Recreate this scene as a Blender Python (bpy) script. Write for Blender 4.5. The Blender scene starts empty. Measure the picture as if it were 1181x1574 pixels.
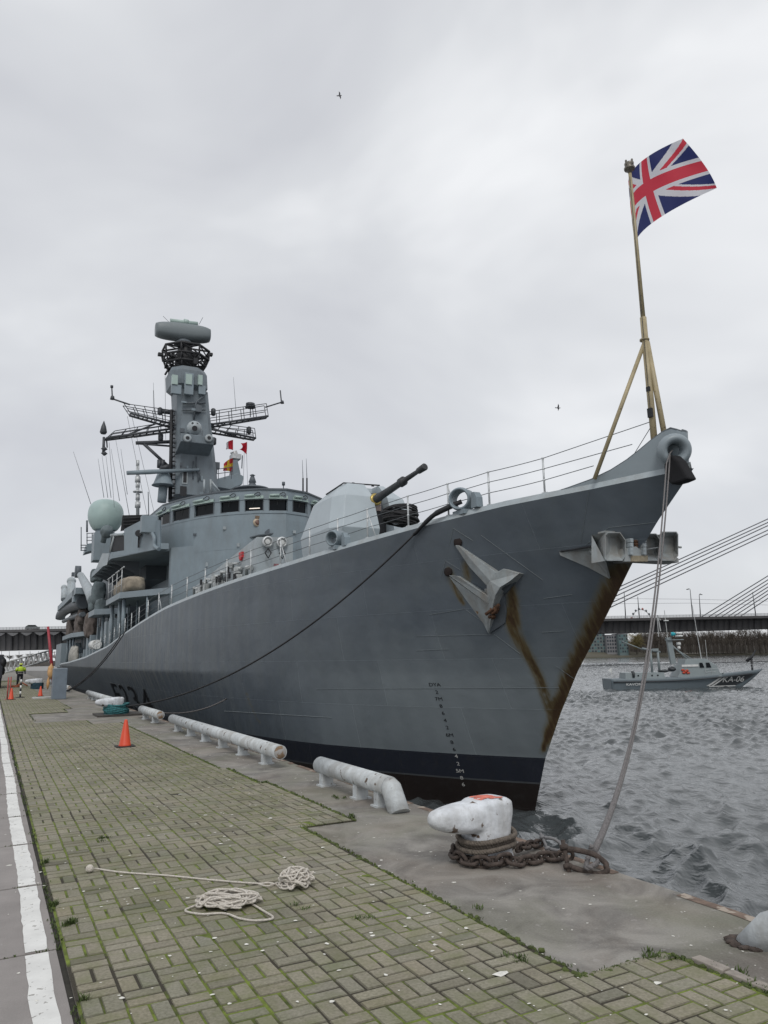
import bpy, bmesh, math, random
import numpy as np
from mathutils import Vector, Matrix, noise
random.seed(7); np.random.seed(7)
SC = bpy.context.scene; COL = SC.collection
V = Vector
# ---------------------------------------------------------------- camera
PW, PH, FL = 1181, 1574, 1137.0
CX, CY = PW/2, PH/2
EYE = 2.1          # eye height above the quay
WL = -2.5          # water level
def _n(v): v = np.array(v, float); return v/np.linalg.norm(v)
_a = np.array([-14.-CX, 1018.-CY, FL]); _b = np.array([1050.-CX, 998.-CY, FL])
_dn = _n(np.cross(_b, _a)); _dn = _dn if _dn[1] > 0 else -_dn
_UP = -_dn; _YF = _n(_a); _XR = np.cross(_YF, _UP); _XR = _XR if _XR[0] > 0 else -_XR
MW = np.array([_XR, _YF, _UP])
def ray(px, py): return MW @ np.array([px-CX, py-CY, FL])
cam = bpy.data.cameras.new('camera'); camo = bpy.data.objects.new('camera', cam); COL.objects.link(camo)
rx, ry, rz = MW @ np.array([1,0,0]), MW @ np.array([0,-1,0]), MW @ np.array([0,0,-1])
camo.matrix_world = Matrix(((rx[0],ry[0],rz[0],0),(rx[1],ry[1],rz[1],0),(rx[2],ry[2],rz[2],EYE),(0,0,0,1)))
cam.sensor_fit = 'VERTICAL'; cam.sensor_height = 36; cam.lens = 36*FL/PH
cam.clip_start = 0.1; cam.clip_end = 6000
SC.camera = camo
# ---------------------------------------------------------------- world, sun, exposure
SC.view_settings.view_transform = 'Standard'; SC.view_settings.look = 'None'
SC.view_settings.exposure = 0.3; SC.view_settings.gamma = 1
SUN_EL, SUN_AZ = math.radians(48), math.radians(204)
w = bpy.data.worlds.new('World'); SC.world = w; w.use_nodes = True
nt = w.node_tree; nt.nodes.clear(); N = nt.nodes.new; Lk = nt.links.new
out = N('ShaderNodeOutputWorld'); tc = N('ShaderNodeTexCoord')
mp = N('ShaderNodeMapping'); mp.inputs['Location'].default_value = (4.2, 1.9, .8); mp.inputs['Scale'].default_value = (1.0, 1.0, 1.7); Lk(tc.outputs['Generated'], mp.inputs['Vector'])
n1 = N('ShaderNodeTexNoise'); n1.inputs['Scale'].default_value = 1.9; n1.inputs['Detail'].default_value = 4.5; n1.inputs['Roughness'].default_value = .52
n1.inputs['Distortion'].default_value = .3
Lk(mp.outputs[0], n1.inputs['Vector'])
cr = N('ShaderNodeValToRGB'); e = cr.color_ramp.elements
e[0].position = .34; e[0].color = (.515,.526,.556,1); e[1].position = .68; e[1].color = (.745,.755,.770,1)
m_ = cr.color_ramp.elements.new(.5); m_.color = (.592,.605,.628,1)
Lk(n1.outputs['Fac'], cr.inputs['Fac'])
sk = N('ShaderNodeTexSky'); sk.sky_type = 'NISHITA'; sk.sun_disc = False; sk.sun_elevation = SUN_EL; sk.sun_rotation = SUN_AZ
b1 = N('ShaderNodeBackground'); b1.inputs['Strength'].default_value = 1.03; Lk(cr.outputs[0], b1.inputs['Color'])
b2 = N('ShaderNodeBackground'); b2.inputs['Strength'].default_value = 0.07; Lk(sk.outputs[0], b2.inputs['Color'])
mx = N('ShaderNodeMixShader'); mx.inputs[0].default_value = .08
Lk(b1.outputs[0], mx.inputs[1]); Lk(b2.outputs[0], mx.inputs[2]); Lk(mx.outputs[0], out.inputs['Surface'])
sl = bpy.data.lights.new('sun', 'SUN'); sl.energy = 1.05; sl.angle = math.radians(20); sl.color = (1.0, .97, .92)
so = bpy.data.objects.new('sun', sl); COL.objects.link(so)
sd = V((math.sin(SUN_AZ)*math.cos(SUN_EL), math.cos(SUN_AZ)*math.cos(SUN_EL), math.sin(SUN_EL)))
so.rotation_euler = sd.to_track_quat('Z', 'Y').to_euler(); so.location = (0, 0, 60)
# ---------------------------------------------------------------- where things stand (surveyed from the photograph)
def onz(px, py, z=0.): r = ray(px, py); return V(r*((z-EYE)/r[2]) + [0,0,EYE])
def deep(px, py, d): r = ray(px, py); return V(r*(d/FL) + [0,0,EYE])
def ony(px, py, y): r = ray(px, py); return V(r*(y/r[1]) + [0,0,EYE])
YAW = math.radians(0.8); AX = np.array([math.sin(YAW), math.cos(YAW)])
_f = onz(825, 1245, WL); O = np.array([_f[0], _f[1]]) - AX*6.4
# ship frame: u across (minus = quay side), s aft of the bow tip, z above the water
def toship(P): d = np.array([P[0], P[1]]) - O; return V((d[0]*AX[1]-d[1]*AX[0], float(d@AX), P[2]-WL))
def toworld(q): return V((O[0]+q[0]*AX[1]+q[1]*AX[0], O[1]-q[0]*AX[0]+q[1]*AX[1], q[2]+WL))
def S(px, py, s): r = ray(px, py); t = (s+O@AX)/(r[:2]@AX); return toship(r*t+[0,0,EYE])
def U(px, py, u): r = ray(px, py); nn = np.array([AX[1],-AX[0]]); t = (u+O@nn)/(r[:2]@nn); return toship(r*t+[0,0,EYE])
def ZZ(px, py, z): return toship(onz(px, py, z+WL))
def PL(px, py, A, B):   # on the upright plane through plan points A and B (ship frame)
    a, b = toworld(V((A[0],A[1],0))), toworld(V((B[0],B[1],0))); n = np.array([b.y-a.y, -(b.x-a.x)]); r = ray(px, py)
    t = (a.x*n[0]+a.y*n[1])/(r[:2]@n); return toship(r*t+[0,0,EYE])
def s0(z): return np.interp(z,[-2.2,.11,1.54,2.88,4.01,5.53,6.78,7.78,8.85],[7.1,6.42,5.84,5.02,4.22,2.9,1.86,.85,-.38])
def zd(s): return np.interp(s,[-.4,2,4.4,7,10.4,14,18,22,27,35,46,63,85,110,133],[8.85,8.72,8.64,8.46,8.2,7.93,7.68,7.42,7.1,6.4,5.52,4.82,4.3,4.0,3.8])
def hb(s, z):
    w_ = np.clip((z-1.5)/7.2,0,1)**1.45; L_ = 45+15*w_; B_ = 7.6+.3*w_; n_ = 4.45-.35*w_
    t = np.clip((s-s0(z))/L_,0,1)
    return B_*(1-(1-t)**n_)*np.interp(s,[0,95,133],[1,1,.8]) - np.clip(4.0-z,0,5)*np.interp(s,[13,26,70,100],[0,.42,.4,.25])
def HH(px, py, off=0.):
    r = ray(px, py); ts = np.linspace(.005,.12,5000); P = r[None]*ts[:,None]+[0,0,EYE]
    d = P[:,:2]-O; u = d[:,0]*AX[1]-d[:,1]*AX[0]; s = d@AX; z = P[:,2]-WL; e_ = u+hb(s,z)+off
    k = np.where((e_[:-1]<=0)&(e_[1:]>0)&(s[1:]>-.4))[0]
    if not len(k): return V((u[-1],s[-1],z[-1]))
    k = k[0]; f = -e_[k]/(e_[k+1]-e_[k]); return V((u[k]+(u[k+1]-u[k])*f, s[k]+(s[k+1]-s[k])*f, z[k]+(z[k+1]-z[k])*f))
# ---------------------------------------------------------------- materials
MATS = {}
def mat(name, col, rough=.6, metal=0., var=.12, scale=3., bump=.0, bscale=20., spots=None, spec=None, coord='Object', grime=None):
    if name in MATS: return MATS[name]
    m = bpy.data.materials.new(name); m.use_nodes = True; t = m.node_tree; b = t.nodes['Principled BSDF']
    b.inputs['Roughness'].default_value = rough; b.inputs['Metallic'].default_value = metal
    if spec is not None: b.inputs['Specular IOR Level'].default_value = spec
    c = t.nodes.new('ShaderNodeTexCoord'); n = t.nodes.new('ShaderNodeTexNoise'); n.inputs['Scale'].default_value = scale; n.inputs['Detail'].default_value = 7
    n.inputs['Roughness'].default_value = .62
    t.links.new(c.outputs[coord], n.inputs['Vector'])
    r = t.nodes.new('ShaderNodeValToRGB'); r.color_ramp.elements[0].position = .32; r.color_ramp.elements[1].position = .68
    r.color_ramp.elements[0].color = [x*(1-var) for x in col]+[1]; r.color_ramp.elements[1].color = [min(1,x*(1+var)) for x in col]+[1]
    t.links.new(n.outputs['Fac'], r.inputs['Fac']); last = r.outputs['Color']
    if spots:   # (colour, noise scale, threshold)
        sc_, sn, th = spots
        n2 = t.nodes.new('ShaderNodeTexNoise'); n2.inputs['Scale'].default_value = sn; n2.inputs['Detail'].default_value = 5
        t.links.new(c.outputs[coord], n2.inputs['Vector'])
        r2 = t.nodes.new('ShaderNodeValToRGB'); r2.color_ramp.elements[0].position = th; r2.color_ramp.elements[1].position = th+.04
        r2.color_ramp.elements[0].color = (0,0,0,1); r2.color_ramp.elements[1].color = (1,1,1,1)
        t.links.new(n2.outputs['Fac'], r2.inputs['Fac'])
        x = t.nodes.new('ShaderNodeMixRGB'); t.links.new(r2.outputs[0], x.inputs[0]); t.links.new(last, x.inputs[1]); x.inputs[2].default_value = list(sc_)+[1]; last = x.outputs[0]
    if grime:   # (colour, scale, strength): faint broad stains
        gc, gs, gk = grime; mp2 = t.nodes.new('ShaderNodeMapping'); mp2.inputs['Scale'].default_value = (1,1,.35); t.links.new(c.outputs[coord], mp2.inputs[0])
        n4 = t.nodes.new('ShaderNodeTexNoise'); n4.inputs['Scale'].default_value = gs; n4.inputs['Detail'].default_value = 8; n4.inputs['Roughness'].default_value = .7; t.links.new(mp2.outputs[0], n4.inputs['Vector'])
        r4 = t.nodes.new('ShaderNodeValToRGB'); r4.color_ramp.elements[0].position = .42; r4.color_ramp.elements[1].position = .72; r4.color_ramp.elements[0].color = (0,0,0,1); r4.color_ramp.elements[1].color = (gk,gk,gk,1); t.links.new(n4.outputs['Fac'], r4.inputs[0])
        x4 = t.nodes.new('ShaderNodeMixRGB'); t.links.new(r4.outputs[0], x4.inputs[0]); t.links.new(last, x4.inputs[1]); x4.inputs[2].default_value = list(gc)+[1]; last = x4.outputs[0]
    t.links.new(last, b.inputs['Base Color'])
    if bump:
        n3 = t.nodes.new('ShaderNodeTexNoise'); n3.inputs['Scale'].default_value = bscale; n3.inputs['Detail'].default_value = 5
        t.links.new(c.outputs[coord], n3.inputs['Vector'])
        bp = t.nodes.new('ShaderNodeBump'); bp.inputs['Strength'].default_value = bump; bp.inputs['Distance'].default_value = .02
        t.links.new(n3.outputs['Fac'], bp.inputs['Height']); t.links.new(bp.outputs[0], b.inputs['Normal'])
    MATS[name] = m; return m
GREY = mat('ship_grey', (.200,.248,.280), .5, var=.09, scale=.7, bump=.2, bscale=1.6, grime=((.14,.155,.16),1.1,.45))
MASTG = mat('mast_grey', (.150,.182,.205), .5, var=.10, scale=.9, bump=.2, bscale=2.0, grime=((.09,.10,.11),1.5,.6))
GREY2 = mat('ship_grey_pale', (.33,.375,.40), .5, var=.10, scale=1.3, grime=((.20,.19,.17),2.,.5))
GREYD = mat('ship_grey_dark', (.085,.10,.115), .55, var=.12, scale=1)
DECKM = mat('deck_green_grey', (.10,.125,.12), .8, var=.2, scale=2)
WHITEP = mat('white_paint', (.70,.71,.70), .55, var=.1, scale=6, spots=((.22,.16,.11), 9, .66))
BLACK = mat('black_gear', (.012,.013,.016), .6, var=.3, scale=4)
BLACKR = mat('black_rope', (.018,.018,.02), .8, var=.3, scale=30)
GLASS = mat('dark_glass', (.006,.008,.010), .12, var=.1, spec=.12)
MINT = mat('pale_green_plastic', (.34,.43,.40), .45, var=.05)
MINTG = mat('radome_green', (.34,.445,.43), .5, var=.05, scale=1.2)
TARP = mat('tan_tarpaulin', (.27,.235,.185), .85, var=.3, scale=2.5, bump=.6, bscale=3)
TARPB = mat('brown_tarpaulin', (.12,.10,.09), .85, var=.3, scale=2, bump=.6, bscale=3)
CANV = mat('grey_canvas', (.12,.15,.16), .8, var=.2, scale=2, bump=.5, bscale=4)
RED = mat('red_paint', (.45,.03,.035), .5)
STEEL = mat('galvanised', (.52,.54,.55), .45, metal=.3, var=.15, scale=8)
POLEY = mat('khaki_pole', (.33,.275,.165), .5, var=.18, scale=3, spots=((.12,.09,.05), 14, .66))
BRASS = mat('brass', (.42,.32,.10), .35, metal=.6)
WIREM = mat('wire', (.10,.11,.12), .5, metal=.2)
# ---------------------------------------------------------------- mesh helpers
class MB:
    def __init__(s): s.v = []; s.f = []; s.m = []; s.mi = 0; s.sm = []
    def add(s, vs, fs, smooth=False):
        o = len(s.v); s.v += [tuple(p) for p in vs]; s.f += [tuple(i+o for i in f) for f in fs]; s.m += [s.mi]*len(fs); s.sm += [smooth]*len(fs); return s
    def box(s, c, h, rot=None):
        vs = []
        for x in (-1,1):
            for y in (-1,1):
                for z in (-1,1):
                    p = V((x*h[0], y*h[1], z*h[2])); p = rot @ p if rot is not None else p; vs.append(V(c)+p)
        return s.add(vs, [(0,1,3,2),(4,6,7,5),(0,4,5,1),(2,3,7,6),(0,2,6,4),(1,5,7,3)])
    def tube(s, path, r, seg=8, closed=False, cap=True):
        P = [V(p) for p in path]; n = len(P); rs = r if isinstance(r, (list, tuple)) else [r]*n
        T = []
        for i in range(n):
            a = P[(i-1) % n] if closed else P[max(i-1,0)]; b = P[(i+1) % n] if closed else P[min(i+1,n-1)]
            t = b-a; T.append(t.normalized() if t.length > 1e-9 else V((0,0,1)))
        up = V((0,0,1)) if abs(T[0].z) < .9 else V((1,0,0)); nrm = T[0].cross(up).normalized(); vs = []
        for i in range(n):
            if i:
                q = T[i-1].rotation_difference(T[i]); nrm = q @ nrm
            nrm = (nrm - T[i]*nrm.dot(T[i])).normalized(); bn = T[i].cross(nrm)
            for k in range(seg):
                a = 2*math.pi*k/seg; vs.append(P[i]+(nrm*math.cos(a)+bn*math.sin(a))*rs[i])
        fs = []
        for i in range(n if closed else n-1):
            j = (i+1) % n
            for k in range(seg):
                l = (k+1) % seg; fs.append((i*seg+k, i*seg+l, j*seg+l, j*seg+k))
        s.add(vs, fs, seg > 5)
        if cap and not closed:
            o = len(s.v)-len(vs)
            s.f += [tuple(o+k for k in range(seg))[::-1], tuple(o+(n-1)*seg+k for k in range(seg))]; s.m += [s.mi]*2; s.sm += [False]*2
        return s
    def lathe(s, prof, c=(0,0,0), axis=(0,0,1), seg=24, caps=True):   # prof: (r, h)
        ax = V(axis).normalized(); a = ax.orthogonal().normalized(); b = ax.cross(a); vs = []; n = len(prof)
        for r, h in prof:
            for k in range(seg):
                t = 2*math.pi*k/seg; vs.append(V(c)+ax*h+(a*math.cos(t)+b*math.sin(t))*max(r,1e-4))
        fs = [(i*seg+k, i*seg+(k+1) % seg, (i+1)*seg+(k+1) % seg, (i+1)*seg+k) for i in range(n-1) for k in range(seg)]
        s.add(vs, fs, True)
        if caps:
            o = len(s.v)-len(vs); s.f += [tuple(o+k for k in range(seg))[::-1], tuple(o+(n-1)*seg+k for k in range(seg))]; s.m += [s.mi]*2; s.sm += [False]*2
        return s
    def prism(s, poly, d):      # flat polygon (3-D points) pushed by vector d
        n = len(poly); P = [V(p) for p in poly]; Q = [p+V(d) for p in P]
        return s.add(P+Q, [tuple(range(n))[::-1], tuple(range(n,2*n))]+[(i,(i+1) % n,n+(i+1) % n,n+i) for i in range(n)])
    def loft(s, rings, caps=True, smooth=False, closed=True):
        n = len(rings[0]); vs = [p for r in rings for p in r]; m = n if closed else n-1
        fs = [(i*n+k, i*n+(k+1) % n, (i+1)*n+(k+1) % n, (i+1)*n+k) for i in range(len(rings)-1) for k in range(m)]
        o = len(s.v); s.add(vs, fs, smooth)
        if caps: s.f += [tuple(o+k for k in range(n))[::-1], tuple(o+(len(rings)-1)*n+k for k in range(n))]; s.m += [s.mi]*2; s.sm += [False]*2
        return s
    def lump(s, c, r, seed=0, amp=.18, n=3, freq=1.6):
        bm = bmesh.new(); bmesh.ops.create_icosphere(bm, subdivisions=n, radius=1)
        vs = []
        for v in bm.verts:
            d = v.co.normalized(); k = 1+amp*noise.noise(d*freq+V((seed*3.1,seed,0)))+amp*.4*noise.noise(d*freq*3+V((seed,7,seed)))
            vs.append(V(c)+V((d.x*r[0]*k, d.y*r[1]*k, d.z*r[2]*k)))
        fs = [tuple(v.index for v in f.verts) for f in bm.faces]; bm.free(); return s.add(vs, fs, True)
    def tarp(s, c, h, seed=0, amp=.16, dirv=(0,1,0), fold=2.2):     # a sheeted box: soft corners, creased cloth
        bm = bmesh.new(); bmesh.ops.create_cube(bm, size=2); bmesh.ops.subdivide_edges(bm, edges=bm.edges[:], cuts=13, use_grid_fill=True); vs = []
        for v in bm.verts:
            p = v.co.copy(); q = V(p); L_ = (abs(q.x)**4+abs(q.y)**4+abs(q.z)**4)**.25; q = q/L_; w = V((q.x*h[0],q.y*h[1],q.z*h[2])); n = w.normalized()
            r = 1-abs(noise.noise(w*fold*.55+V((seed,3,seed*2))))*1.6; r2 = 1-abs(noise.noise(w*fold*1.5+V((seed*5,1,9))))*1.6
            w += n*(amp*(r-.6)+amp*.45*(r2-.6)); w.z -= amp*1.1*max(0,noise.noise(w*.5+V((seed*7,0,0))))*(1 if q.z > 0 else .2); vs.append(V(c)+w)
        fs = [tuple(v.index for v in f.verts) for f in bm.faces]; bm.free(); return s.add(vs, fs, True)
    def split(s, name, mats, parent=None, label=None):              # every loose piece becomes an object of its own
        n = len(s.v); par = list(range(n))
        def root(a):
            while par[a] != a: par[a] = par[par[a]]; a = par[a]
            return a
        for f in s.f:
            r0_ = root(f[0])
            for k in f[1:]: par[root(k)] = r0_
        groups = {}
        for fi, f in enumerate(s.f): groups.setdefault(root(f[0]), []).append(fi)
        for g in groups.values():
            q = MB(); mp_ = {}
            for fi in g:
                for k in s.f[fi]:
                    if k not in mp_: mp_[k] = len(q.v); q.v.append(s.v[k])
                q.f.append(tuple(mp_[k] for k in s.f[fi])); q.m.append(0); q.sm.append(s.sm[fi])
            q.build(name, mats, parent)
    def build(s, name, mats, parent=None, bevel=0):
        me = bpy.data.meshes.new(name); me.from_pydata(s.v, [], s.f)
        for m in (mats if isinstance(mats, (list,tuple)) else [mats]): me.materials.append(m)
        me.polygons.foreach_set('material_index', s.m); me.polygons.foreach_set('use_smooth', s.sm); me.validate(); me.update()
        o = bpy.data.objects.new(name, me); COL.objects.link(o)
        if parent is not None: o.parent = parent
        bm = bmesh.new(); bm.from_mesh(me); bmesh.ops.recalc_face_normals(bm, faces=bm.faces); bm.to_mesh(me); bm.free()
        if bevel:
            b = o.modifiers.new('bevel', 'BEVEL'); b.width = bevel; b.segments = 2; b.limit_method = 'ANGLE'
        return o
def tag(o, label=None, cat=None, group=None, kind=None):
    if label: o['label'] = label
    if cat: o['category'] = cat
    if group: o['group'] = group
    if kind: o['kind'] = kind
    return o
def empty(name, loc, label, cat, group=None, rz=0):
    o = bpy.data.objects.new(name, None); COL.objects.link(o); o.location = loc; o.rotation_euler.z = rz; o.empty_display_size = .2
    return tag(o, label, cat, group)
def copy_tree(o, parent=None):
    c = o.copy(); COL.objects.link(c)
    if parent is not None: c.parent = parent
    for ch in [x for x in bpy.data.objects if x.parent == o]: copy_tree(ch, c)
    return c
def sagline(a, b, sag, n=24):
    a, b = V(a), V(b); return [a.lerp(b, i/n)-V((0,0,4*sag*(i/n)*(1-i/n))) for i in range(n+1)]
def smoothpath(pts, n=8, closed=False):
    P = [V(p) for p in pts]; m = len(P); outp = []
    for i in range(m if closed else m-1):
        g = (lambda k: P[k % m]) if closed else (lambda k: P[min(max(k,0),m-1)])
        p0, p1, p2, p3 = g(i-1), g(i), g(i+1), g(i+2)
        for j in range(n):
            t = j/n; outp.append(.5*((2*p1)+(p2-p0)*t+(2*p0-5*p1+4*p2-p3)*t*t+(3*p1-p0-3*p2+p3)*t**3))
    if not closed: outp.append(P[-1])
    return outp
def textmesh(txt, size, extrude=.004, align='CENTER'):
    c = bpy.data.curves.new('lettering', 'FONT'); c.body = txt; c.size = size; c.extrude = extrude; c.align_x = align
    o = bpy.data.objects.new('lettering', c); COL.objects.link(o); dg = bpy.context.evaluated_depsgraph_get()
    me = bpy.data.meshes.new_from_object(o.evaluated_get(dg)); vs = [v.co.copy() for v in me.vertices]; fs = [tuple(p.vertices) for p in me.polygons]
    bpy.data.objects.remove(o); bpy.data.meshes.remove(me); return vs, fs
# ================================================================= water
def water():
    m = bpy.data.materials.new('river_water'); m.use_nodes = True; t = m.node_tree; b = t.nodes['Principled BSDF']
    b.inputs['Base Color'].default_value = (.060,.068,.071,1); b.inputs['Roughness'].default_value = .06; b.inputs['IOR'].default_value = 1.5
    c = t.nodes.new('ShaderNodeTexCoord'); mpn = t.nodes.new('ShaderNodeMapping'); mpn.inputs['Scale'].default_value = (1.2,.55,1); mpn.inputs['Rotation'].default_value = (0,0,.5)
    t.links.new(c.outputs['Object'], mpn.inputs[0])
    hs = []
    for sc, wgt in ((.9,.55),(2.6,.3),(7.,.12)):
        n = t.nodes.new('ShaderNodeTexNoise'); n.inputs['Scale'].default_value = sc; n.inputs['Detail'].default_value = 4; n.inputs['Distortion'].default_value = .6
        t.links.new(mpn.outputs[0], n.inputs['Vector']); q = t.nodes.new('ShaderNodeMath'); q.operation = 'MULTIPLY'; q.inputs[1].default_value = wgt
        t.links.new(n.outputs['Fac'], q.inputs[0]); hs.append(q.outputs[0])
    a1 = t.nodes.new('ShaderNodeMath'); a2 = t.nodes.new('ShaderNodeMath'); t.links.new(hs[0], a1.inputs[0]); t.links.new(hs[1], a1.inputs[1]); t.links.new(a1.outputs[0], a2.inputs[0]); t.links.new(hs[2], a2.inputs[1])
    bp = t.nodes.new('ShaderNodeBump'); bp.inputs['Strength'].default_value = .75; bp.inputs['Distance'].default_value = .22; t.links.new(a2.outputs[0], bp.inputs['Height'])
    t.links.new(bp.outputs[0], b.inputs['Normal'])
    def waves(X, Y, k, amp, seed):
        r = np.random.RandomState(seed); Zv = np.zeros_like(X); DX = np.zeros_like(X); DY = np.zeros_like(X)
        for i in range(k):
            wl = .45*(9.5**(i/k)); a = 2.35+r.normal()*.62; kk = 2*math.pi/wl; ph = r.rand()*6.28
            A = amp*wl**.55*(.6+.8*r.rand()); th = kk*(X*math.cos(a)+Y*math.sin(a))+ph
            Zv += A*np.cos(th); DX -= .85*A*math.cos(a)*np.sin(th); DY -= .85*A*math.sin(a)*np.sin(th)
        g = .65+.35*np.sin(X*.13+Y*.07)*np.sin(Y*.11-X*.05+1); return Zv*g, DX*g, DY*g
    # near patch with real waves, its rim settling to the flat sheet
    x0, x1, y0, y1, st = 5.0, 62., -6., 74., .14
    nx, ny = int((x1-x0)/st)+1, int((y1-y0)/st)+1
    X, Y = np.meshgrid(np.linspace(x0,x1,nx), np.linspace(y0,y1,ny)); Zv, DX, DY = waves(X, Y, 46, .0195, 3)
    rim = 1.
    P = np.stack([X+DX*rim, Y+DY*rim, WL+.01+Zv*rim*1.0], -1).reshape(-1,3)
    i = np.arange(nx*ny).reshape(ny,nx); F_ = np.stack([i[:-1,:-1],i[:-1,1:],i[1:,1:],i[1:,:-1]],-1).reshape(-1,4)
    me = bpy.data.meshes.new('water'); me.from_pydata(P.tolist(), [], F_.tolist()); me.polygons.foreach_set('use_smooth', [True]*len(me.polygons)); me.materials.append(m)
    o = bpy.data.objects.new('water', me); COL.objects.link(o); tag(o, kind='structure')
    for (xa, xb, ya, yb) in ((62.,230.,-6.,230.),(5.,62.,74.,230.)):
        qx_, qy_ = int((xb-xa)/.34)+1, int((yb-ya)/.34)+1; X, Y = np.meshgrid(np.linspace(xa,xb,qx_), np.linspace(ya,yb,qy_)); Zv, DX, DY = waves(X, Y, 46, .0195, 3)
        rim = np.clip((230-X)/30,0,1)*np.clip((230-Y)/30,0,1)*np.clip((Y+6)/4,0,1); P = np.stack([X+DX*rim, Y+DY*rim, WL+.01+Zv*rim], -1).reshape(-1,3); i = np.arange(qx_*qy_).reshape(qy_,qx_); F_ = np.stack([i[:-1,:-1],i[:-1,1:],i[1:,1:],i[1:,:-1]],-1).reshape(-1,4)
        me = bpy.data.meshes.new('water'); me.from_pydata(P.tolist(), [], F_.tolist()); me.polygons.foreach_set('use_smooth', [True]*len(me.polygons)); me.materials.append(m); o = bpy.data.objects.new('water', me); COL.objects.link(o); tag(o, kind='structure')
    x1, y1 = 230., 230.
    mb = MB()
    xs = [x0, x1, 3000]; ys = [-400, y0, y1, 3500]
    for a in range(2):
        for c_ in range(3):
            if a == 0 and c_ == 1: continue
            mb.add([(xs[a],ys[c_],WL+.01),(xs[a+1],ys[c_],WL+.01),(xs[a+1],ys[c_+1],WL+.01),(xs[a],ys[c_+1],WL+.01)], [(0,1,2,3)])
    far = mb.build('water', m); tag(far, kind='structure')
water()
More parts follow.
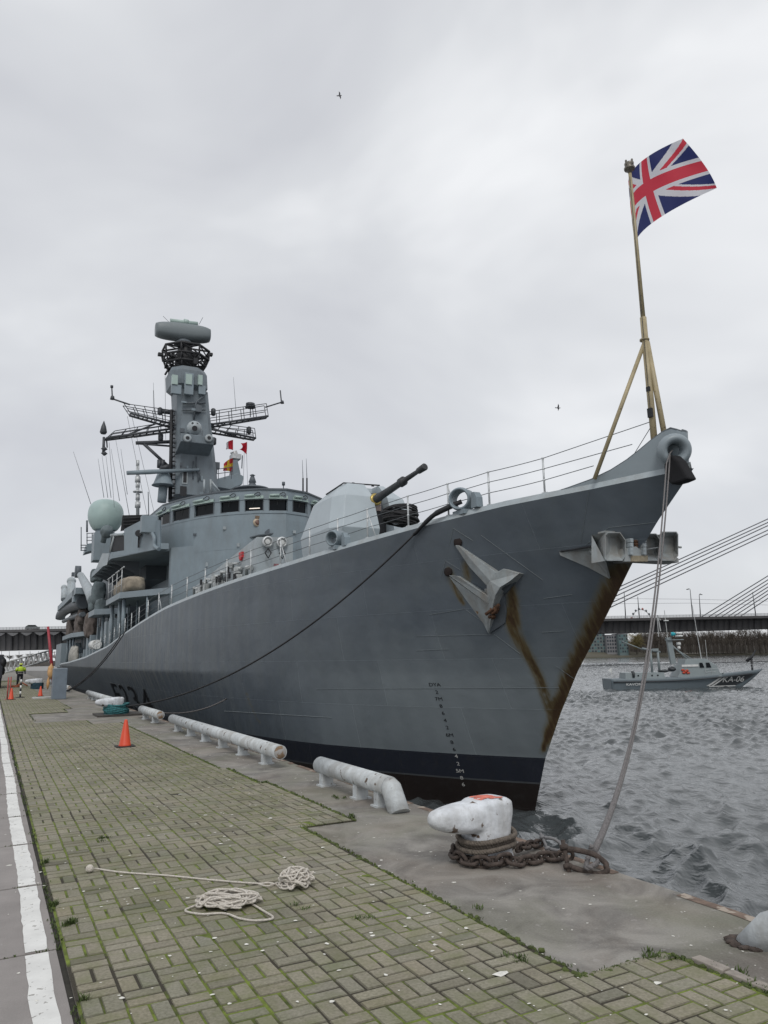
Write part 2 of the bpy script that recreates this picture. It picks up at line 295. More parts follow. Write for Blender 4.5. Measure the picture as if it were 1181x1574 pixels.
# ================================================================= quay
def qx(y):      # where the paving ends towards the river
    for a, b, x in ((-30,4.12,4.33),(4.12,9.15,3.55),(9.15,12.6,4.27),(12.6,14.6,4.15),(14.6,27.2,4.02),(27.2,29,3.12),(29,34,1.5),(34,36.5,2.95),(36.5,46,3.3),(46,100,3.0)):
        if a <= y < b: return x
    return 3.0
def quay():
    concrete = bpy.data.materials.new('quay_concrete'); concrete.use_nodes = True; t = concrete.node_tree; b = t.nodes['Principled BSDF']
    c = t.nodes.new('ShaderNodeTexCoord')
    def noi(sc, d=6, dist=0.):
        n = t.nodes.new('ShaderNodeTexNoise'); n.inputs['Scale'].default_value = sc; n.inputs['Detail'].default_value = d; n.inputs['Distortion'].default_value = dist
        n.inputs['Roughness'].default_value = .6; t.links.new(c.outputs['Object'], n.inputs['Vector']); return n.outputs['Fac']
    def ramp(f, stops):
        r = t.nodes.new('ShaderNodeValToRGB'); el = r.color_ramp.elements; el[0].position, el[0].color = stops[0][0], list(stops[0][1])+[1]; el[1].position, el[1].color = stops[-1][0], list(stops[-1][1])+[1]
        for p, q in stops[1:-1]: k = el.new(p); k.color = list(q)+[1]
        t.links.new(f, r.inputs[0]); return r.outputs[0]
    def mixc(f, a, bb, typ='MIX'):
        x = t.nodes.new('ShaderNodeMixRGB'); x.blend_type = typ
        if isinstance(f, float): x.inputs[0].default_value = f
        else: t.links.new(f, x.inputs[0])
        for k, q in ((1,a),(2,bb)):
            if isinstance(q, tuple): x.inputs[k].default_value = list(q)+[1]
            else: t.links.new(q, x.inputs[k])
        return x.outputs[0]
    base = ramp(noi(1.5, 8, .9), [(.36,(.105,.096,.084)),(.49,(.200,.188,.168)),(.62,(.300,.284,.255))])
    base = mixc(ramp(noi(.7,6,.5), [(.44,(0,0,0)),(.68,(.45,.45,.45))]), base, (.235,.180,.135))
    base = mixc(ramp(noi(.55,5,.5), [(.47,(0,0,0)),(.66,(.65,.65,.65))]), base, (.150,.155,.095))
    base = mixc(ramp(noi(11,4,.2), [(.63,(0,0,0)),(.67,(.5,.5,.5))]), base, (.36,.34,.32))
    base = mixc(.25, base, ramp(noi(60,4), [(.3,(.05,.05,.05)),(.7,(.26,.25,.24))]))
    t.links.new(base, b.inputs['Base Color']); b.inputs['Roughness'].default_value = .78
    bp = t.nodes.new('ShaderNodeBump'); bp.inputs['Strength'].default_value = .35; bp.inputs['Distance'].default_value = .02; t.links.new(noi(25,6), bp.inputs['Height']); t.links.new(bp.outputs[0], b.inputs['Normal'])
    # apron and the solid quay it caps
    mb = MB(); rs = np.random.RandomState(5)
    # finely broken outer edge
    ys = np.concatenate([np.arange(-8,30,.25), np.arange(30,175,2.)]); xs_in = -40
    ex = [5.55+.028*noise.noise(V((0,y*1.7,3)))+.02*noise.noise(V((0,y*6,9))) for y in ys]
    top = [(x-.035,y,0) for x,y in zip(ex,ys)]; lip = [(x,y,-.04) for x,y in zip(ex,ys)]; bot = [(x-.01,y,-5) for x,y in zip(ex,ys)]
    n = len(ys); inn = [(xs_in,y,0) for y in ys]
    mb.add(inn+top+lip+bot, [(k*n+i,(k)*n+i+1,(k+1)*n+i+1,(k+1)*n+i) for k in range(3) for i in range(n-1)])
    o = mb.build('quay_apron', concrete); tag(o, kind='structure')
    # steel edge strip
    mb = MB(); rust = mat('rusty_edge_steel', (.15,.105,.08), .8, var=.4, scale=6, spots=((.34,.29,.24),5,.56))
    for i in range(len(ys)-1):
        if ys[i] > 40: break
        if rs.rand() < .12: continue
        a, bq = ex[i], ex[i+1]; mb.add([(a-.13,ys[i],.004),(a-.03,ys[i],.006),(bq-.03,ys[i+1]-.002,.006),(bq-.13,ys[i+1]-.002,.004)], [(0,1,2,3)])
    tag(mb.build('quay_edge_strip', rust), kind='structure')
    # moss bed under the pavers
    moss = mat('moss_bed', (.115,.150,.022), .95, var=.6, scale=7, bump=.8, bscale=60, spots=((.042,.036,.024),1.0,.52))
    for seg in [(-6,4.12),(4.12,9.15),(9.15,12.6),(12.6,14.6),(14.6,27.2),(27.2,29),(34,36.5),(36.5,46),(46,96)]:
        q = MB(); x = qx(seg[0]+.01); q.add([(.62,seg[0],.0175),(x+.03,seg[0],.0175),(x+.03,seg[1],.0175),(.62,seg[1],.0175)], [(0,1,2,3)])
        tag(q.build('paving_bed', moss), kind='structure')
    # pavers
    pm = bpy.data.materials.new('concrete_pavers'); pm.use_nodes = True; t = pm.node_tree; b = t.nodes['Principled BSDF']; c = t.nodes.new('ShaderNodeTexCoord')
    at = t.nodes.new('ShaderNodeAttribute'); at.attribute_name = 'tone'
    f = ramp(noi(.45,5,.4), [(.34,(.115,.114,.058)),(.50,(.200,.186,.130)),(.7,(.268,.242,.190))])
    f = mixc(.45, f, ramp(noi(45,5), [(.3,(.11,.105,.07)),(.7,(.37,.34,.28))]))
    f = mixc(ramp(noi(3.2,5,.5), [(.47,(0,0,0)),(.66,(.6,.6,.6))]), f, (.145,.155,.070))
    f = mixc(ramp(noi(1.3,7,.7), [(.55,(0,0,0)),(.72,(.55,.55,.55))]), f, (.105,.096,.072))
    g = t.nodes.new('ShaderNodeMixRGB'); g.blend_type = 'MULTIPLY'; g.inputs[0].default_value = 1; t.links.new(f, g.inputs[1]); t.links.new(at.outputs['Color'], g.inputs[2])
    t.links.new(g.outputs[0], b.inputs['Base Color']); b.inputs['Roughness'].default_value = .82
    bp = t.nodes.new('ShaderNodeBump'); bp.inputs['Strength'].default_value = .5; bp.inputs['Distance'].default_value = .006; t.links.new(noi(110,5), bp.inputs['Height']); t.links.new(bp.outputs[0], b.inputs['Normal'])
    vs = []; fs = []; cols = []
    C_ = .25; g0 = .0058
    def paver(xa, xb, ya, yb, far):
        g_ = g0*(.6+rs.rand()*1.1); xa += g_; xb -= g_; ya += g_*1.15; yb -= g_*1.15
        z = .024+rs.normal()*.0016; dz = rs.normal(size=2)*.0014; o = len(vs); e_ = .006
        def zz(x, y): return z+dz[0]*(x-xa)/(xb-xa)+dz[1]*(y-ya)/(yb-ya)
        j = rs.normal(size=4)*.0012
        for x, y in ((xa+e_+j[0],ya+e_),(xb-e_,ya+e_+j[1]),(xb-e_+j[2],yb-e_),(xa+e_,yb-e_+j[3])): vs.append((x,y,zz(x,y)))
        for x, y in ((xa,ya),(xb,ya),(xb,yb),(xa,yb)): vs.append((x,y,zz(x,y)-.009))
        q = [(0,1,2,3),(0,4,5,1),(1,5,6,2),(2,6,7,3),(3,7,4,0)]
        tone = 1+rs.normal()*.045+(.0 if rs.rand() > .06 else -.22)
        warm = rs.normal()*.014
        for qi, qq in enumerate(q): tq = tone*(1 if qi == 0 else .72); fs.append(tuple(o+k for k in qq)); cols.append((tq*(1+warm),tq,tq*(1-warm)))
        if not far:
            for x, y in ((xa,ya),(xb,ya),(xb,yb),(xa,yb)): vs.append((x,y,.004))
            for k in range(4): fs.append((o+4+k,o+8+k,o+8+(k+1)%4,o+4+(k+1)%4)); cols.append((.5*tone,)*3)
    ny = 0; y = 2.9
    while y < 90:
        x = .635; nxx = 0
        while x+.02 < qx(y+.1):
            xe = min(x+C_, qx(y+.1)); far = y > 22
            if 29 <= y < 34 and x > 1.4: break
            if xe-x > .05:
                if (nxx+ny) % 2 == 0:
                    paver(x, xe, y, y+C_/2, far); paver(x, xe, y+C_/2, y+C_, far)
                else:
                    if xe-x > .2: paver(x, x+C_/2, y, y+C_, far); paver(x+C_/2, xe, y, y+C_, far)
                    else: paver(x, xe, y, y+C_, far)
            x += C_; nxx += 1
        y += C_; ny += 1
    me = bpy.data.meshes.new('pavement'); me.from_pydata(vs, [], fs); me.materials.append(pm)
    ca = me.color_attributes.new('tone', 'FLOAT_COLOR', 'CORNER'); arr = np.ones((len(me.loops),4), np.float32); arr[:,:3] = np.repeat(np.array(cols),4,axis=0); ca.data.foreach_set('color', arr.ravel())
    o = bpy.data.objects.new('pavement', me); COL.objects.link(o); tag(o, kind='structure')
    # road slabs with open joints, white line
    rm = mat('road_slab', (.245,.226,.216), .8, var=.14, scale=1.6, bump=.3, bscale=60, spots=((.30,.29,.285),13,.71))
    jm = mat('dark_joint', (.028,.026,.020), .95, var=.5, scale=8)
    q = MB(); q.add([(-14,-6,.003),(.62,-6,.003),(.62,96,.003),(-14,96,.003)], [(0,1,2,3)]); tag(q.build('road_bed', jm), kind='structure')
    ys = [onz(0,yy,0).y for yy in (1478,)]
    joints = [2.4, 3.7]+[onz(40,1472,0).y, onz(28,1368,0).y, onz(20,1303,0).y, onz(14,1259,0).y]
    step = 2.05; 
    while joints[-1] < 96: joints.append(joints[-1]+step)
    q = MB()
    for a, bb in zip(joints[:-1], joints[1:]):
        for xa, xb in ((-4.5,.585),(-9,-4.52),(-13.5,-9.02)):
            w_ = rs.normal()*.008; q.prism([(xa,a+.014,.004),(xb,a+.012+w_,.004),(xb-rs.rand()*.012,bb-.012,.004),(xa,bb-.014,.004)], (0,0,.014+rs.rand()*.003))
    tag(q.build('road', rm, bevel=.004), kind='structure')
    lm = mat('white_line_paint', (.66,.66,.64), .7, var=.1, scale=4, spots=((.30,.29,.27),24,.64))
    q = MB()
    for a, bb in zip(joints[:-1], joints[1:]):
        if bb > 70: break
        n = 14 if a < 20 else 3; L_ = []; R_ = []
        for k in range(n+1):
            y = a+.03+(bb-a-.06)*k/n; off = .01*math.sin(y*.9)
            L_.append((.375+off+rs.normal()*.004,y,.0225)); R_.append((.525+off+rs.normal()*.004,y,.0225))
        q.add(L_+R_, [(k,n+1+k,n+2+k,k+1) for k in range(n)])
    tag(q.build('road_line', lm), kind='structure')
    # weeds in the joints: many small blades
    gm = mat('weed_green', (.055,.085,.018), .8, var=.5, scale=9)
    q = MB()
    def tuft(x, y, r_, n, h):
        for k in range(n):
            a = rs.rand()*6.28; d = rs.rand()*r_; bx, by = x+math.cos(a)*d, y+math.sin(a)*d; hh = h*(.4+rs.rand()); t_ = rs.rand()*6.28; ln = hh*(.3+.8*rs.rand()); wd = .0022+.003*rs.rand()
            p = V((bx,by,.012)); tip = V((bx+math.cos(t_)*ln,by+math.sin(t_)*ln,.012+hh)); sd_ = V((-math.sin(t_),math.cos(t_),0))*wd
            mid = p.lerp(tip,.55)+V((0,0,hh*.18)); q.add([p-sd_,p+sd_,mid+sd_*.8,mid-sd_*.8,tip], [(0,1,2,3),(3,2,4)])
    for y in np.arange(3.4,26,.05):
        if noise.noise(V((3,y*1.1,0))) > .02: tuft(.61+rs.normal()*.02, y, .03, 6, .022)
    for yy, n in ((1545,1),(1425,5),(1395,2),(1330,2)):
        p = onz(62+(yy-1300)*.25+ (14 if yy == 1425 else 2), yy, 0)
        for k in range(n): tuft(p.x+rs.normal()*.02, p.y+rs.normal()*.03, .04, 40, .045)
    for j in joints[2:8]:
        for x in np.arange(-1.6,.66,.05):
            if rs.rand() < .7: tuft(x, j, .025, 5, .02)
    for y in np.arange(4.1,40,.06):
        xq = qx(y)
        if noise.noise(V((8,y*.8,0))) > -.15: tuft(xq+.03+rs.normal()*.02, y, .035, 6, .018)
    for x in np.arange(3.55,4.35,.04): tuft(x, 4.13, .03, 5, .02)
    for x in np.arange(3.55,4.27,.05): tuft(x, 9.17, .03, 5, .02)
    for px, py, n in ((686,1222,0),(518,1228,3),(540,1258,5),(160,1293,5),(1170,1530,4),(1120,1500,4),(1010,1475,5),(1150,1440,0),(470,1400,2),(560,1420,2),(745,1400,1),(410,1205,5),(800,1475,4)):
        p = onz(px, py, 0)
        for k in range(n): tuft(p.x+rs.normal()*.05, p.y+rs.normal()*.06, .05, 30, .03)
    tag(q.build('joint_weeds', gm), kind='stuff')
    # moss cushions along the slab edge
    q = MB(); 
    for y in np.arange(3.0,27,.035):
        xq = qx(y)
        if rs.rand() < .8:
            r_ = .012+.02*rs.rand(); q.lump((xq+.025+rs.normal()*.016,y,.016),(r_,r_*1.3,.012+.010*rs.rand()),seed=int(y*97)%50,amp=.5,n=1)
    for x in np.arange(3.55,4.35,.03):
        r_ = .014+.018*rs.rand(); q.lump((x,4.13+rs.normal()*.012,.014),(r_,r_,.012),seed=int(x*91)%50,amp=.5,n=1)
    tag(q.build('moss', mat('moss_clumps',(.07,.09,.025),.95,var=.6,scale=12,bump=.7,bscale=80)), kind='stuff')
    # broken kerb strip at lower right
    q = MB(); y = 3.95
    while y > 2.2:
        l = .18+.15*rs.rand(); q.prism([(4.36+rs.rand()*.02,y-l,.01),(4.44+rs.rand()*.03,y-l+.01,.01),(4.45,y-.012,.01),(4.365,y-.01,.01)],(0,0,.03+rs.rand()*.012)); y -= l
    tag(q.build('kerb', mat('pale_kerb',(.28,.25,.22),.85,var=.25,scale=9), bevel=.006), kind='structure')
    # pale droppings, shell bits and lichen on the ground
    q = MB()
    for k in range(1000):
        y = 3.2+28*rs.rand()**1.6; x = -1.0+rs.rand()*6.4; r_ = .005+.018*rs.rand()**2.5
        if rs.rand() < .04: r_ *= 2.2
        z = .030 if (.62 < x < qx(y)) else (.0235 if x < .6 else .003); n = 8; a0 = rs.rand()*6; el = .6+rs.rand()
        pts = [(x+math.cos(a0+i*6.283/n)*r_*el*(.6+.7*rs.rand()), y+math.sin(a0+i*6.283/n)*r_*(.6+.7*rs.rand()), z) for i in range(n)]
        q.add(pts+[(x,y,z+.0025)], [(i,(i+1)%n,n) for i in range(n)])
    tag(q.build('ground_flecks', mat('chalky_white',(.66,.65,.60),.9,var=.2,scale=30)), kind='stuff')
    # dark far extensions of ground
quay()
# ================================================================= the warship
SHIP = empty('warship', (O[0], O[1], WL), 'large grey naval frigate moored along the quay, bow towards the viewer', 'warship', rz=-YAW)
def hull():
    m = bpy.data.materials.new('hull_paint'); m.use_nodes = True; t = m.node_tree; b = t.nodes['Principled BSDF']; c = t.nodes.new('ShaderNodeTexCoord')
    def node(k, **kw):
        n = t.nodes.new(k)
        for a, v in kw.items(): setattr(n, a, v)
        return n
    def noi(sc, d=5, vec=None, dist=0.):
        n = node('ShaderNodeTexNoise'); n.inputs['Scale'].default_value = sc; n.inputs['Detail'].default_value = d; n.inputs['Distortion'].default_value = dist; t.links.new(vec or c.outputs['Object'], n.inputs['Vector']); return n.outputs['Fac']
    def ramp(f, stops, inter='LINEAR'):
        r = node('ShaderNodeValToRGB'); r.color_ramp.interpolation = inter; el = r.color_ramp.elements
        el[0].position, el[0].color = stops[0][0], list(stops[0][1])+[1]; el[1].position, el[1].color = stops[-1][0], list(stops[-1][1])+[1]
        for p, q in stops[1:-1]: k = el.new(p); k.color = list(q)+[1]
        t.links.new(f, r.inputs[0]); return r.outputs[0]
    def mixc(f, a, bb, typ='MIX'):
        x = node('ShaderNodeMixRGB', blend_type=typ)
        if isinstance(f, float): x.inputs[0].default_value = f
        else: t.links.new(f, x.inputs[0])
        for k, q in ((1,a),(2,bb)):
            if isinstance(q, tuple): x.inputs[k].default_value = list(q)+[1]
            else: t.links.new(q, x.inputs[k])
        return x.outputs[0]
    sx = node('ShaderNodeSeparateXYZ'); t.links.new(c.outputs['Object'], sx.inputs[0])
    def math_(op, a, bb=None):
        q = node('ShaderNodeMath', operation=op)
        for k, v in ((0,a),(1,bb)):
            if v is None: continue
            if isinstance(v, (int,float)): q.inputs[k].default_value = v
            else: t.links.new(v, q.inputs[k])
        return q.outputs[0]
    paint = ramp(noi(.45,6), [(.3,(.076,.094,.114)),(.7,(.100,.121,.143))])
    mpv = node('ShaderNodeMapping'); mpv.inputs['Scale'].default_value = (1,.9,.12); mpv.inputs['Rotation'].default_value = (.5,0,0); t.links.new(c.outputs['Object'], mpv.inputs[0])
    aft = ramp(math_('MULTIPLY', sx.outputs['Y'], .01), [(.12,(0,0,0)),(.30,(.6,.6,.6))])
    streak = ramp(noi(2.2,4,mpv.outputs[0],.3), [(.45,(0,0,0)),(.62,(1,1,1))])
    paint = mixc(math_('MULTIPLY', aft, streak), paint, (.135,.150,.152))
    paint = mixc(ramp(noi(1.1,7,None,.6), [(.5,(0,0,0)),(.75,(.35,.35,.35))]), paint, (.10,.118,.125))
    # a paler patch low on the bow, its edge ragged
    rz_ = math_('ADD', sx.outputs['Z'], math_('MULTIPLY', noi(.8,6,None,.6), 1.6)); ry_ = math_('ADD', sx.outputs['Y'], math_('MULTIPLY', noi(.35,5), 8.0))
    pz = ramp(math_('MULTIPLY', rz_, .1), [(.45,(1,1,1)),(.66,(0,0,0))]); py_ = ramp(math_('MULTIPLY', ry_, .04), [(.50,(1,1,1)),(.85,(0,0,0))])
    pf = mixc(1., pz, py_, 'MULTIPLY'); paint = mixc(pf, paint, mixc(.7, paint, (.200,.228,.240)))
    bk = node('ShaderNodeTexBrick'); bk.inputs['Scale'].default_value = .42; bk.inputs['Mortar Size'].default_value = .004; bk.inputs['Brick Width'].default_value = 1.6; bk.inputs['Row Height'].default_value = .62; bk.offset = .37
    for k, q in (('Color1',(.93,.93,.93,1)),('Color2',(1.05,1.05,1.05,1)),('Mortar',(1.24,1.24,1.23,1))): bk.inputs[k].default_value = q
    cmb = node('ShaderNodeCombineXYZ'); t.links.new(sx.outputs['Y'], cmb.inputs[0]); t.links.new(sx.outputs['Z'], cmb.inputs[1]); t.links.new(cmb.outputs[0], bk.inputs['Vector'])
    paint = mixc(1., paint, bk.outputs['Color'], 'MULTIPLY')
    # bands by height: primer, boot topping, topside paint
    zn = math_('ADD', sx.outputs['Z'], math_('MULTIPLY', math_('SUBTRACT', noi(3.,3), .5), .012))
    top = node('ShaderNodeMath', operation='GREATER_THAN'); t.links.new(zn, top.inputs[0]); top.inputs[1].default_value = 1.53
    ln = node('ShaderNodeMath', operation='COMPARE'); t.links.new(zn, ln.inputs[0]); ln.inputs[1].default_value = .78; ln.inputs[2].default_value = .025
    lo = node('ShaderNodeMath', operation='GREATER_THAN'); t.links.new(zn, lo.inputs[0]); lo.inputs[1].default_value = .78
    lower = mixc(lo.outputs[0], (.010,.006,.005), (.010,.013,.022)); lower = mixc(ln.outputs[0], lower, (.05,.055,.06))
    lower = mixc(ramp(noi(4,5), [(.55,(0,0,0)),(.8,(.5,.5,.5))]), lower, (.022,.022,.022))
    col = mixc(top.outputs[0], lower, paint)
    # rust stains held in a mesh attribute
    at = node('ShaderNodeAttribute', attribute_name='rust'); mps = node('ShaderNodeMapping'); mps.inputs['Scale'].default_value = (1,5.5,.55); mps.inputs['Rotation'].default_value = (-.30,0,0); t.links.new(c.outputs['Object'], mps.inputs[0]); rn = ramp(noi(2.0,8,mps.outputs[0],.3), [(.30,(.62,.62,.62)),(.62,(1.18,1.18,1.18))])
    rr = node('ShaderNodeMixRGB', blend_type='MULTIPLY'); rr.inputs[0].default_value = 1; t.links.new(at.outputs['Color'], rr.inputs[1]); t.links.new(rn, rr.inputs[2])
    rf = ramp(rr.outputs[0], [(.06,(0,0,0)),(.6,(1,1,1))])
    rc = ramp(rr.outputs[0], [(.1,(.125,.118,.078)),(.45,(.100,.076,.032)),(.85,(.046,.025,.010))])
    col = mixc(rf, col, rc)
    t.links.new(col, b.inputs['Base Color']); b.inputs['Roughness'].default_value = .48
    h = math_('ADD', math_('MULTIPLY', noi(.7,3), 1.0), math_('MULTIPLY', noi(30,3), .012))
    # plate seams + shallow dishing between frames
    h = math_('ADD', h, math_('MULTIPLY', bk.outputs['Fac'], .12))
    wv = node('ShaderNodeTexWave'); wv.wave_type = 'BANDS'; wv.bands_direction = 'Y'; wv.inputs['Scale'].default_value = .42; wv.inputs['Distortion'].default_value = .8; t.links.new(c.outputs['Object'], wv.inputs['Vector'])
    h = math_('ADD', h, math_('MULTIPLY', wv.outputs['Fac'], .22))
    bp = node('ShaderNodeBump'); bp.inputs['Strength'].default_value = 1.0; bp.inputs['Distance'].default_value = .055; t.links.new(h, bp.inputs['Height']); t.links.new(bp.outputs[0], b.inputs['Normal'])
    # surface
    f = np.concatenate([np.linspace(0,.06,60,endpoint=False)**1.0, np.linspace(.06,.25,130,endpoint=False), np.linspace(.25,.55,70,endpoint=False), np.linspace(.55,1,50)])
    nr = 96; vs = []; rustv = []
    stains = [  # polyline in (s, z), half width, strength
        ([tuple(HH(*p)[1:]) for p in ((772,935),(786,960),(800,990),(816,1015),(830,1045),(842,1080),(850,1112),(853,1140))], (.07,.15,.16,.12,.11,.10,.09,.04), .85),
        ([tuple(HH(*p)[1:]) for p in ((785,892),(788,925),(790,960))], (.07,.14,.15), .95),
        ([tuple(HH(*p)[1:]) for p in ((690,875),(697,895),(706,915),(714,935))], (.08,.12,.10,.03), .75),
        ([tuple(HH(*p)[1:]) for p in ((716,868),(718,885),(720,905))], (.10,.12,.03), .6),
        ([tuple(HH(*p)[1:]) for p in ((378,1062),(384,1080),(392,1098),(400,1112))], (.05,.07,.06,.03), .45),
        ([(s0(z)+.10,z) for z in (6.6,6.0,5.0,4.0,3.0,2.2,1.7)], (.26,.24,.21,.18,.14,.10,.04), 1.05),
    ]
    grid = []
    for i in range(nr+1):
        v = i/nr; s_ = 0.
        for _ in range(30): z = -1.6+v*(zd(s_)+1.6); s_ = .5*s_+.5*float(s0(z))
        st = s_; row = st+(133-st)*f; zr = -1.6+v*(zd(row)+1.6); u = hb(row, zr); u[0] = 0; grid.append(np.stack([-u,row,zr],-1))
    G = np.array(grid); P = G.reshape(-1,3)
    ru = np.zeros(len(P))
    for pl, wd, stg in stains:
        for k in range(len(pl)-1):
            a, bq = np.array(pl[k],float), np.array(pl[k+1],float); d = bq-a; q = P[:,1:]-a; tt = np.clip((q@d)/(d@d+1e-9),0,1); dist = np.linalg.norm(q-tt[:,None]*d,axis=1); w0 = wd[k]*(1-tt)+wd[k+1]*tt
            ru = np.maximum(ru, stg*np.clip(1-dist/(w0*1.7),0,1)**.9)
    n = len(f); m1 = (nr+1)*n; Q = P.copy(); Q[:,0] *= -1
    idx = np.arange(m1).reshape(nr+1,n); F1 = np.stack([idx[:-1,:-1],idx[1:,:-1],idx[1:,1:],idx[:-1,1:]],-1).reshape(-1,4); F2 = F1[:,::-1]+m1
    me = bpy.data.meshes.new('hull'); tr = [tuple(int(x) for x in list(idx[:,-1])+[k+m1 for k in idx[::-1,-1]])]
    me.from_pydata(np.concatenate([P,Q]).tolist(), [], F1.tolist()+F2.tolist()+tr); me.polygons.foreach_set('use_smooth',[True]*(len(me.polygons)-1)+[False]); me.materials.append(m)
    ca = me.color_attributes.new('rust','FLOAT_COLOR','POINT'); arr = np.ones((2*m1,4),np.float32); rr2 = np.concatenate([ru,ru*(0)]); arr[:,:3] = rr2[:,None]; ca.data.foreach_set('color',arr.ravel())
    o = bpy.data.objects.new('hull', me); COL.objects.link(o); o.parent = SHIP
    # gunwale band and weather deck
    s = np.concatenate([np.linspace(-.3,30,150), np.linspace(31,133,60)])
    def edge(s_, inn, up): return V((-max(hb(s_,zd(s_))-inn,0), s_, float(zd(s_))+up))
    mb = MB(); R = []
    for x in s: R.append([edge(x,0,.0),edge(x,.02,.035),edge(x,.10,.17),edge(x,.26,.18),edge(x,.30,.04)])
    mb.loft(R, caps=False, smooth=False, closed=False); mb.loft([[V((-p.x,p.y,p.z)) for p in r] for r in R], caps=False, closed=False)
    mb.build('gunwale', GREY2, SHIP)
    mb = MB(); mb.loft([[edge(x,.29,.05), V((0,x,float(zd(x))+.16)), V((-edge(x,.29,.05).x,x,float(zd(x))+.05))] for x in s], caps=False, closed=False); mb.build('deck', DECKM, SHIP)
    # doubler plates round the anchor pockets, weld seams standing proud
    mb = MB()
    def seam(pp, r_=.011): mb.tube([HH(*p)+V((-.006,-.004,0)) for p in pp], r_*.5, 5)
    def dense(a, bq, k=10): return [(a[0]+(bq[0]-a[0])*i/k, a[1]+(bq[1]-a[1])*i/k) for i in range(k+1)]
    seam(dense((486,1059),(860,1057),30)); seam(dense((697,812),(727,831),5)); seam(dense((697,812),(691,838),4)); seam(dense((685,862),(678,886),4)); seam(dense((685,862),(708,876),4))
    seam(dense((660,945),(715,936),8)); seam(dense((640,978),(760,975),12)); seam(dense((640,1000),(690,998),6)); seam(dense((716,937),(748,960),6)); seam(dense((760,975),(800,1005),6))
    seam(dense((836,920),(880,914),6)); seam(dense((833,972),(868,970),6)); seam(dense((906,753),(893,835),8),.008); seam(dense((900,838),(936,811),5)); seam(dense((936,811),(1008,803),8),.012)
    seam(dense((855,1024),(882,1043),4)); seam(dense((345,1093),(510,1103),20),.02); seam(dense((740,823),(835,892),12),.010)
    mb.split('weld_seam', mat('seam_paint',(.17,.195,.205),.5,var=.1), SHIP)
    # draught marks
    marks = [('2',3.43,0),('7M',3.22,0),('8',3.0,0),('6',2.78,0),('4',2.56,0),('2',2.34,0),('6M',2.11,0),('8',1.89,0),('6',1.67,0),('4',1.46,1),('2',1.23,1),('5M',1.01,1),('8',.80,1),('6',.60,1),('DYA',3.66,0)]
    bl, wh = mat('mark_black',(.015,.016,.018),.6), mat('mark_white',(.40,.40,.39),.6,var=.2,scale=20)
    for txt, z, k in marks:
        vs, fs = textmesh(txt, .15, .001); q = MB()
        q.add([V((-hb(8.2-v.x*1.25, z-.055+v.y)-.010-v.z*2, 8.2-v.x*1.25, z-.055+v.y)) for v in vs], fs); q.build('draught_mark', wh if k else bl, SHIP)
    # pennant number on the hull
    for ch, sc_ in (('F',46.1),('2',42.1),('3',38.0),('4',34.0)):
        for mm, grow, off in ((mat('number_shadow',(.30,.33,.34),.5),1.09,.02),(mat('number_black',(.010,.012,.018),.5),1.,.035)):
            vs, fs = textmesh(ch, 2.35, .002); xs_ = [v.x for v in vs]; cx_ = (min(xs_)+max(xs_))/2; wdt = max(xs_)-min(xs_); q = MB(); pts = []
            for v in vs:
                sx_ = (v.x-cx_)/wdt*2.9*grow; s_ = sc_-sx_; z_ = 1.30+(v.y-.85)*grow+.85; pts.append(V((-hb(s_,z_)-off, s_, z_)))
            q.add(pts, fs); q.build('pennant_number', mm, SHIP)
hull()
